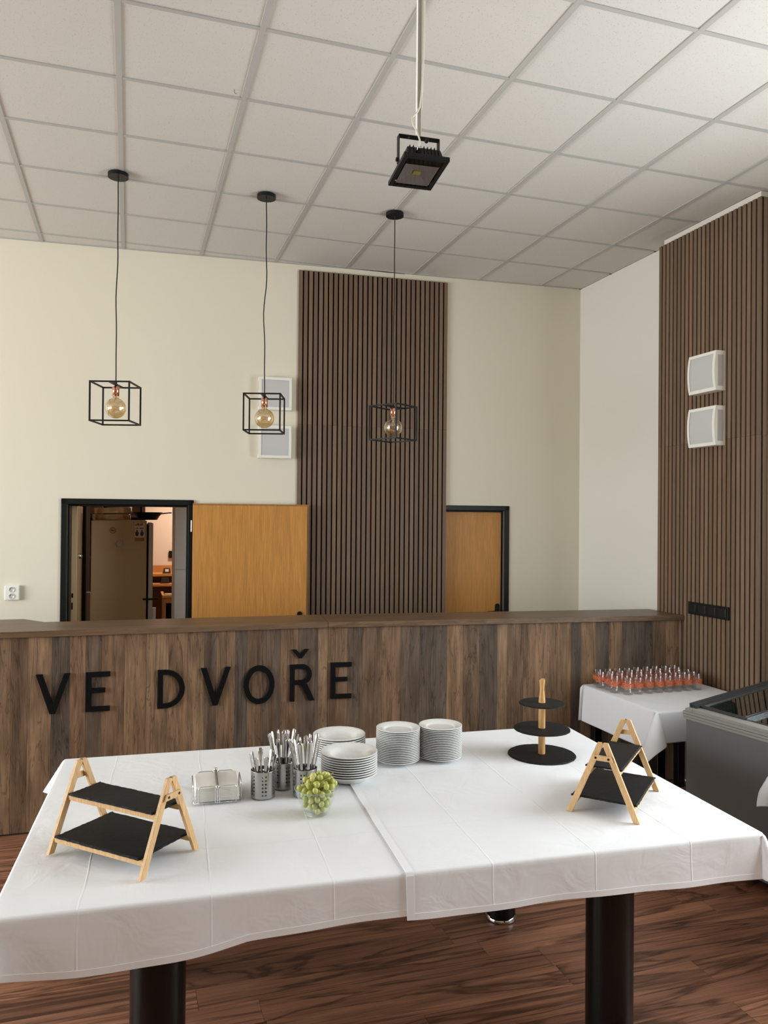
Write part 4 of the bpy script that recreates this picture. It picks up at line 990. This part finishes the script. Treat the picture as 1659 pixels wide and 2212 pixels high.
# ------------------------------------------------------------------ side table with tumblers
SX0, SX1, SY0, SY1 = 2.975, 3.775, 3.885, 4.665
st_ = thing('side_table', ((SX0+SX1)/2, (SY0+SY1)/2, 0), 0, 'small dark table with a white cloth in the corner by the counter', 'table')
MB().box(-.396, -.386, .712, .396, .386, .744).build('tabletop', TTOP, st_)
for sx in (-1, 1):
    for sy in (-1, 1): MB().box(sx*.34-.028, sy*.33-.028, 0, sx*.34+.028, sy*.33+.028, .712).build('leg', LEGM, st_, bevel=.004)
CM3 = cloth_mat('white_cotton_shaded', 3.3, .6, 4.2, .6, .25, (.70, .705, .72))  # same white cotton, greyed: shade on the low side table put into the base
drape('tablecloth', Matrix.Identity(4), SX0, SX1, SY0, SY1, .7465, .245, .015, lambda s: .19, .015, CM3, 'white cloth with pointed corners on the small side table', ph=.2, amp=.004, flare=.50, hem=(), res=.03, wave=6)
tum = MB().lathe([(0,.0004),(.0310,.0004),(.0325,.004),(.0355,.098),(.0362,.100),(.0346,.0998),(.0312,.008),(0,.0075)], n=28).mesh('tumbler_wall'); tum.materials.append(TUMBLER)
def band_mat():
    m, t, b = newmat('orange_band'); N = t.nodes.new; L = t.links.new
    out = t.nodes['Material Output']; tc = N('ShaderNodeTexCoord')
    n = N('ShaderNodeTexNoise'); n.inputs['Scale'].default_value = 110; n.inputs['Detail'].default_value = 3; L(tc.outputs['Object'], n.inputs['Vector'])
    r = N('ShaderNodeMapRange'); r.inputs['From Min'].default_value = .40; r.inputs['From Max'].default_value = .54; r.inputs['To Min'].default_value = .28; r.inputs['To Max'].default_value = .62; L(n.outputs['Fac'], r.inputs['Value'])
    tr = N('ShaderNodeBsdfTransparent'); mx = N('ShaderNodeMixShader'); b.inputs['Base Color'].default_value = (.72,.16,.05,1); b.inputs['Roughness'].default_value = .5
    L(r.outputs[0], mx.inputs[0]); L(tr.outputs[0], mx.inputs[1]); L(b.outputs[0], mx.inputs[2]); L(mx.outputs[0], out.inputs[0]); return m
BAND = band_mat()
bnd = MB().lathe([(.03445,.040),(.03535,.074)], n=28).mesh('orange_band'); bnd.materials.append(BAND)
rows = [(4.320, 3.085, 8, 'front row'), (4.396, 3.035, 9, 'second row'), (4.472, 3.050, 9, 'third row'), (4.548, 3.030, 9, 'fourth row'), (4.624, 3.060, 9, 'back row')]
for yy, x0, n, rn in rows:
    for k in range(n):
        t = thing('tumbler', (x0+k*.0765+random.uniform(-.0015,.0015), yy+random.uniform(-.0012,.0012), .7495), random.random()*6,
                  'clear tumbler with an orange band, %s from the left in the %s' % (ORD[k+1], rn), 'tumbler', 'tumblers on the side table')
        inst('tumbler_wall', tum, t); inst('orange_band', bnd, t)

# ------------------------------------------------------------------ glass-lidded chest freezer
fz = thing('chest_freezer', label='grey chest freezer with sliding glass lids at the right edge', cat='freezer')
A = Vector((2.971, 3.643, 0)); le = Vector((.988, .156, 0)).normalized(); ll = Vector((le.y, -le.x, 0))
fz.matrix_world = Matrix(((le.x, ll.x, 0, A.x), (le.y, ll.y, 0, A.y), (0, 0, 1, 0), (0, 0, 0, 1)))     # x: away from the aisle, y: towards the viewer's side
FG = flat('freezer_grey', (.125,.125,.123), .42); RIM = flat('freezer_rim', (.25,.24,.22), .4); RAIL = flat('rail_dark', (.03,.033,.033), .3)
FLn, FWd = .80, .655; SLP = .107
def zt(x): return .83+SLP*x
def slab(m, x0, x1, y0, y1, za, zb):
    return m.add([(x0,y0,za(x0)),(x1,y0,za(x1)),(x1,y1,za(x1)),(x0,y1,za(x0)),(x0,y0,zb(x0)),(x1,y0,zb(x1)),(x1,y1,zb(x1)),(x0,y1,zb(x0))],
                 [(0,3,2,1),(4,5,6,7),(0,1,5,4),(1,2,6,5),(2,3,7,6),(3,0,4,7)])
body = MB(); z0f = lambda x: .06; z1f = lambda x: zt(x)-.060
slab(body, .008, FLn-.008, .008, .05, z0f, z1f); slab(body, .008, FLn-.008, FWd-.05, FWd-.008, z0f, z1f); slab(body, .008, .05, .05, FWd-.05, z0f, z1f); slab(body, FLn-.05, FLn-.008, .05, FWd-.05, z0f, z1f); slab(body, .05, FLn-.05, .05, FWd-.05, z0f, lambda x: .12)
body.build('body', FG, fz)
rim = MB()
for k in range(4):
    a_, b_ = -.060+k*.015, -.060+(k+1)*.015-.0025; ins = .002*abs(k-1.5)+(.010 if k == 3 else 0)
    za, zb = (lambda x, a_=a_: zt(x)+a_), (lambda x, b_=b_: zt(x)+b_)
    slab(rim, ins-.006, FLn-ins, ins-.006, .06, za, zb); slab(rim, ins-.006, FLn-ins, FWd-.06, FWd-ins+.006, za, zb); slab(rim, ins-.006, .06, .06, FWd-.06, za, zb); slab(rim, FLn-.06, FLn-ins, .06, FWd-.06, za, zb)
slab(rim, .004, FLn-.01, .004, .055, lambda x: zt(x)-.06, lambda x: zt(x)-.004); slab(rim, .004, FLn-.01, FWd-.055, FWd-.004, lambda x: zt(x)-.06, lambda x: zt(x)-.004)
slab(rim, .004, .055, .05, FWd-.05, lambda x: zt(x)-.06, lambda x: zt(x)-.004); slab(rim, FLn-.055, FLn-.01, .05, FWd-.05, lambda x: zt(x)-.06, lambda x: zt(x)-.004)
rim.build('top_rim', RIM, fz)
for k, (y0, y1) in enumerate(((.006, .020), (.024, .038), (.042, .060))):
    slab(MB(), .035, FLn-.02, y0, y1, lambda x: zt(x)-.001, lambda x: zt(x)+.018-.004*k).build('lid_rail', RAIL, fz)
    slab(MB(), .035, FLn-.02, FWd-y1, FWd-y0, lambda x: zt(x)-.001, lambda x: zt(x)+.012-.003*k).build('lid_rail', RAIL, fz)
for k, (x0, x1, y0, y1, h_) in enumerate(((.06, FLn-.05, .062, .36, .004), (.06, FLn-.05, .35, FWd-.062, -.006))):
    ld = slab(MB(), x0, x1, y0, y1, lambda x: zt(x)+h_-.004, lambda x: zt(x)+h_).build('glass_lid', LIDG, fz)
    for a, b, c, d in ((x0, x1, y0, y0+.012), (x0, x1, y1-.022, y1), (x0, x0+.012, y0+.012, y1-.022), (x1-.012, x1, y0+.012, y1-.022)):
        slab(MB(), a, b, c, d, lambda x: zt(x)+h_-.0045, lambda x: zt(x)+h_+.006).build('lid_frame', RAIL, ld)
    slab(MB(), x0+.02, x1-.02, y1-.030, y1-.026, lambda x: zt(x)+h_+.0005, lambda x: zt(x)+h_+.008).build('lid_trim', CHROME, ld)
slab(MB(), .055, FLn-.055, .055, FWd-.055, lambda x: .50, lambda x: .505).build('basket', flat('basket_dark', (.03,.035,.03), .5), fz)
for k in range(9): slab(MB(), .06+k*.08, .064+k*.08, .055, FWd-.055, lambda x: .506, lambda x: .62).build('basket_divider', flat('divider', (.16,.17,.13), .5), fz)
for x in (.08, FLn-.08):
    for y in (.08, FWd-.08): MB().cyl((x, y, 0), (x, y, .06), .025, n=14).build('foot', LEGM, fz)

# neighbouring table whose cloth corner shows at the right edge
nt = thing('neighbour_table', (3.30, 2.42, 0), 0, 'dark table at the right photo edge, mostly outside the view', 'table')
nx0, nx1, ny0, ny1 = 2.875, 3.655, 2.07, 2.885
nt.location = ((nx0+nx1)/2, (ny0+ny1)/2, 0)
MB().box(-.39, -.40, .712, .39, .40, .744).build('tabletop', TTOP, nt)
for sx in (-1, 1):
    for sy in (-1, 1): MB().box(sx*.34-.028, sy*.34-.028, 0, sx*.34+.028, sy*.34+.028, .712).build('leg', LEGM, nt, bevel=.004)
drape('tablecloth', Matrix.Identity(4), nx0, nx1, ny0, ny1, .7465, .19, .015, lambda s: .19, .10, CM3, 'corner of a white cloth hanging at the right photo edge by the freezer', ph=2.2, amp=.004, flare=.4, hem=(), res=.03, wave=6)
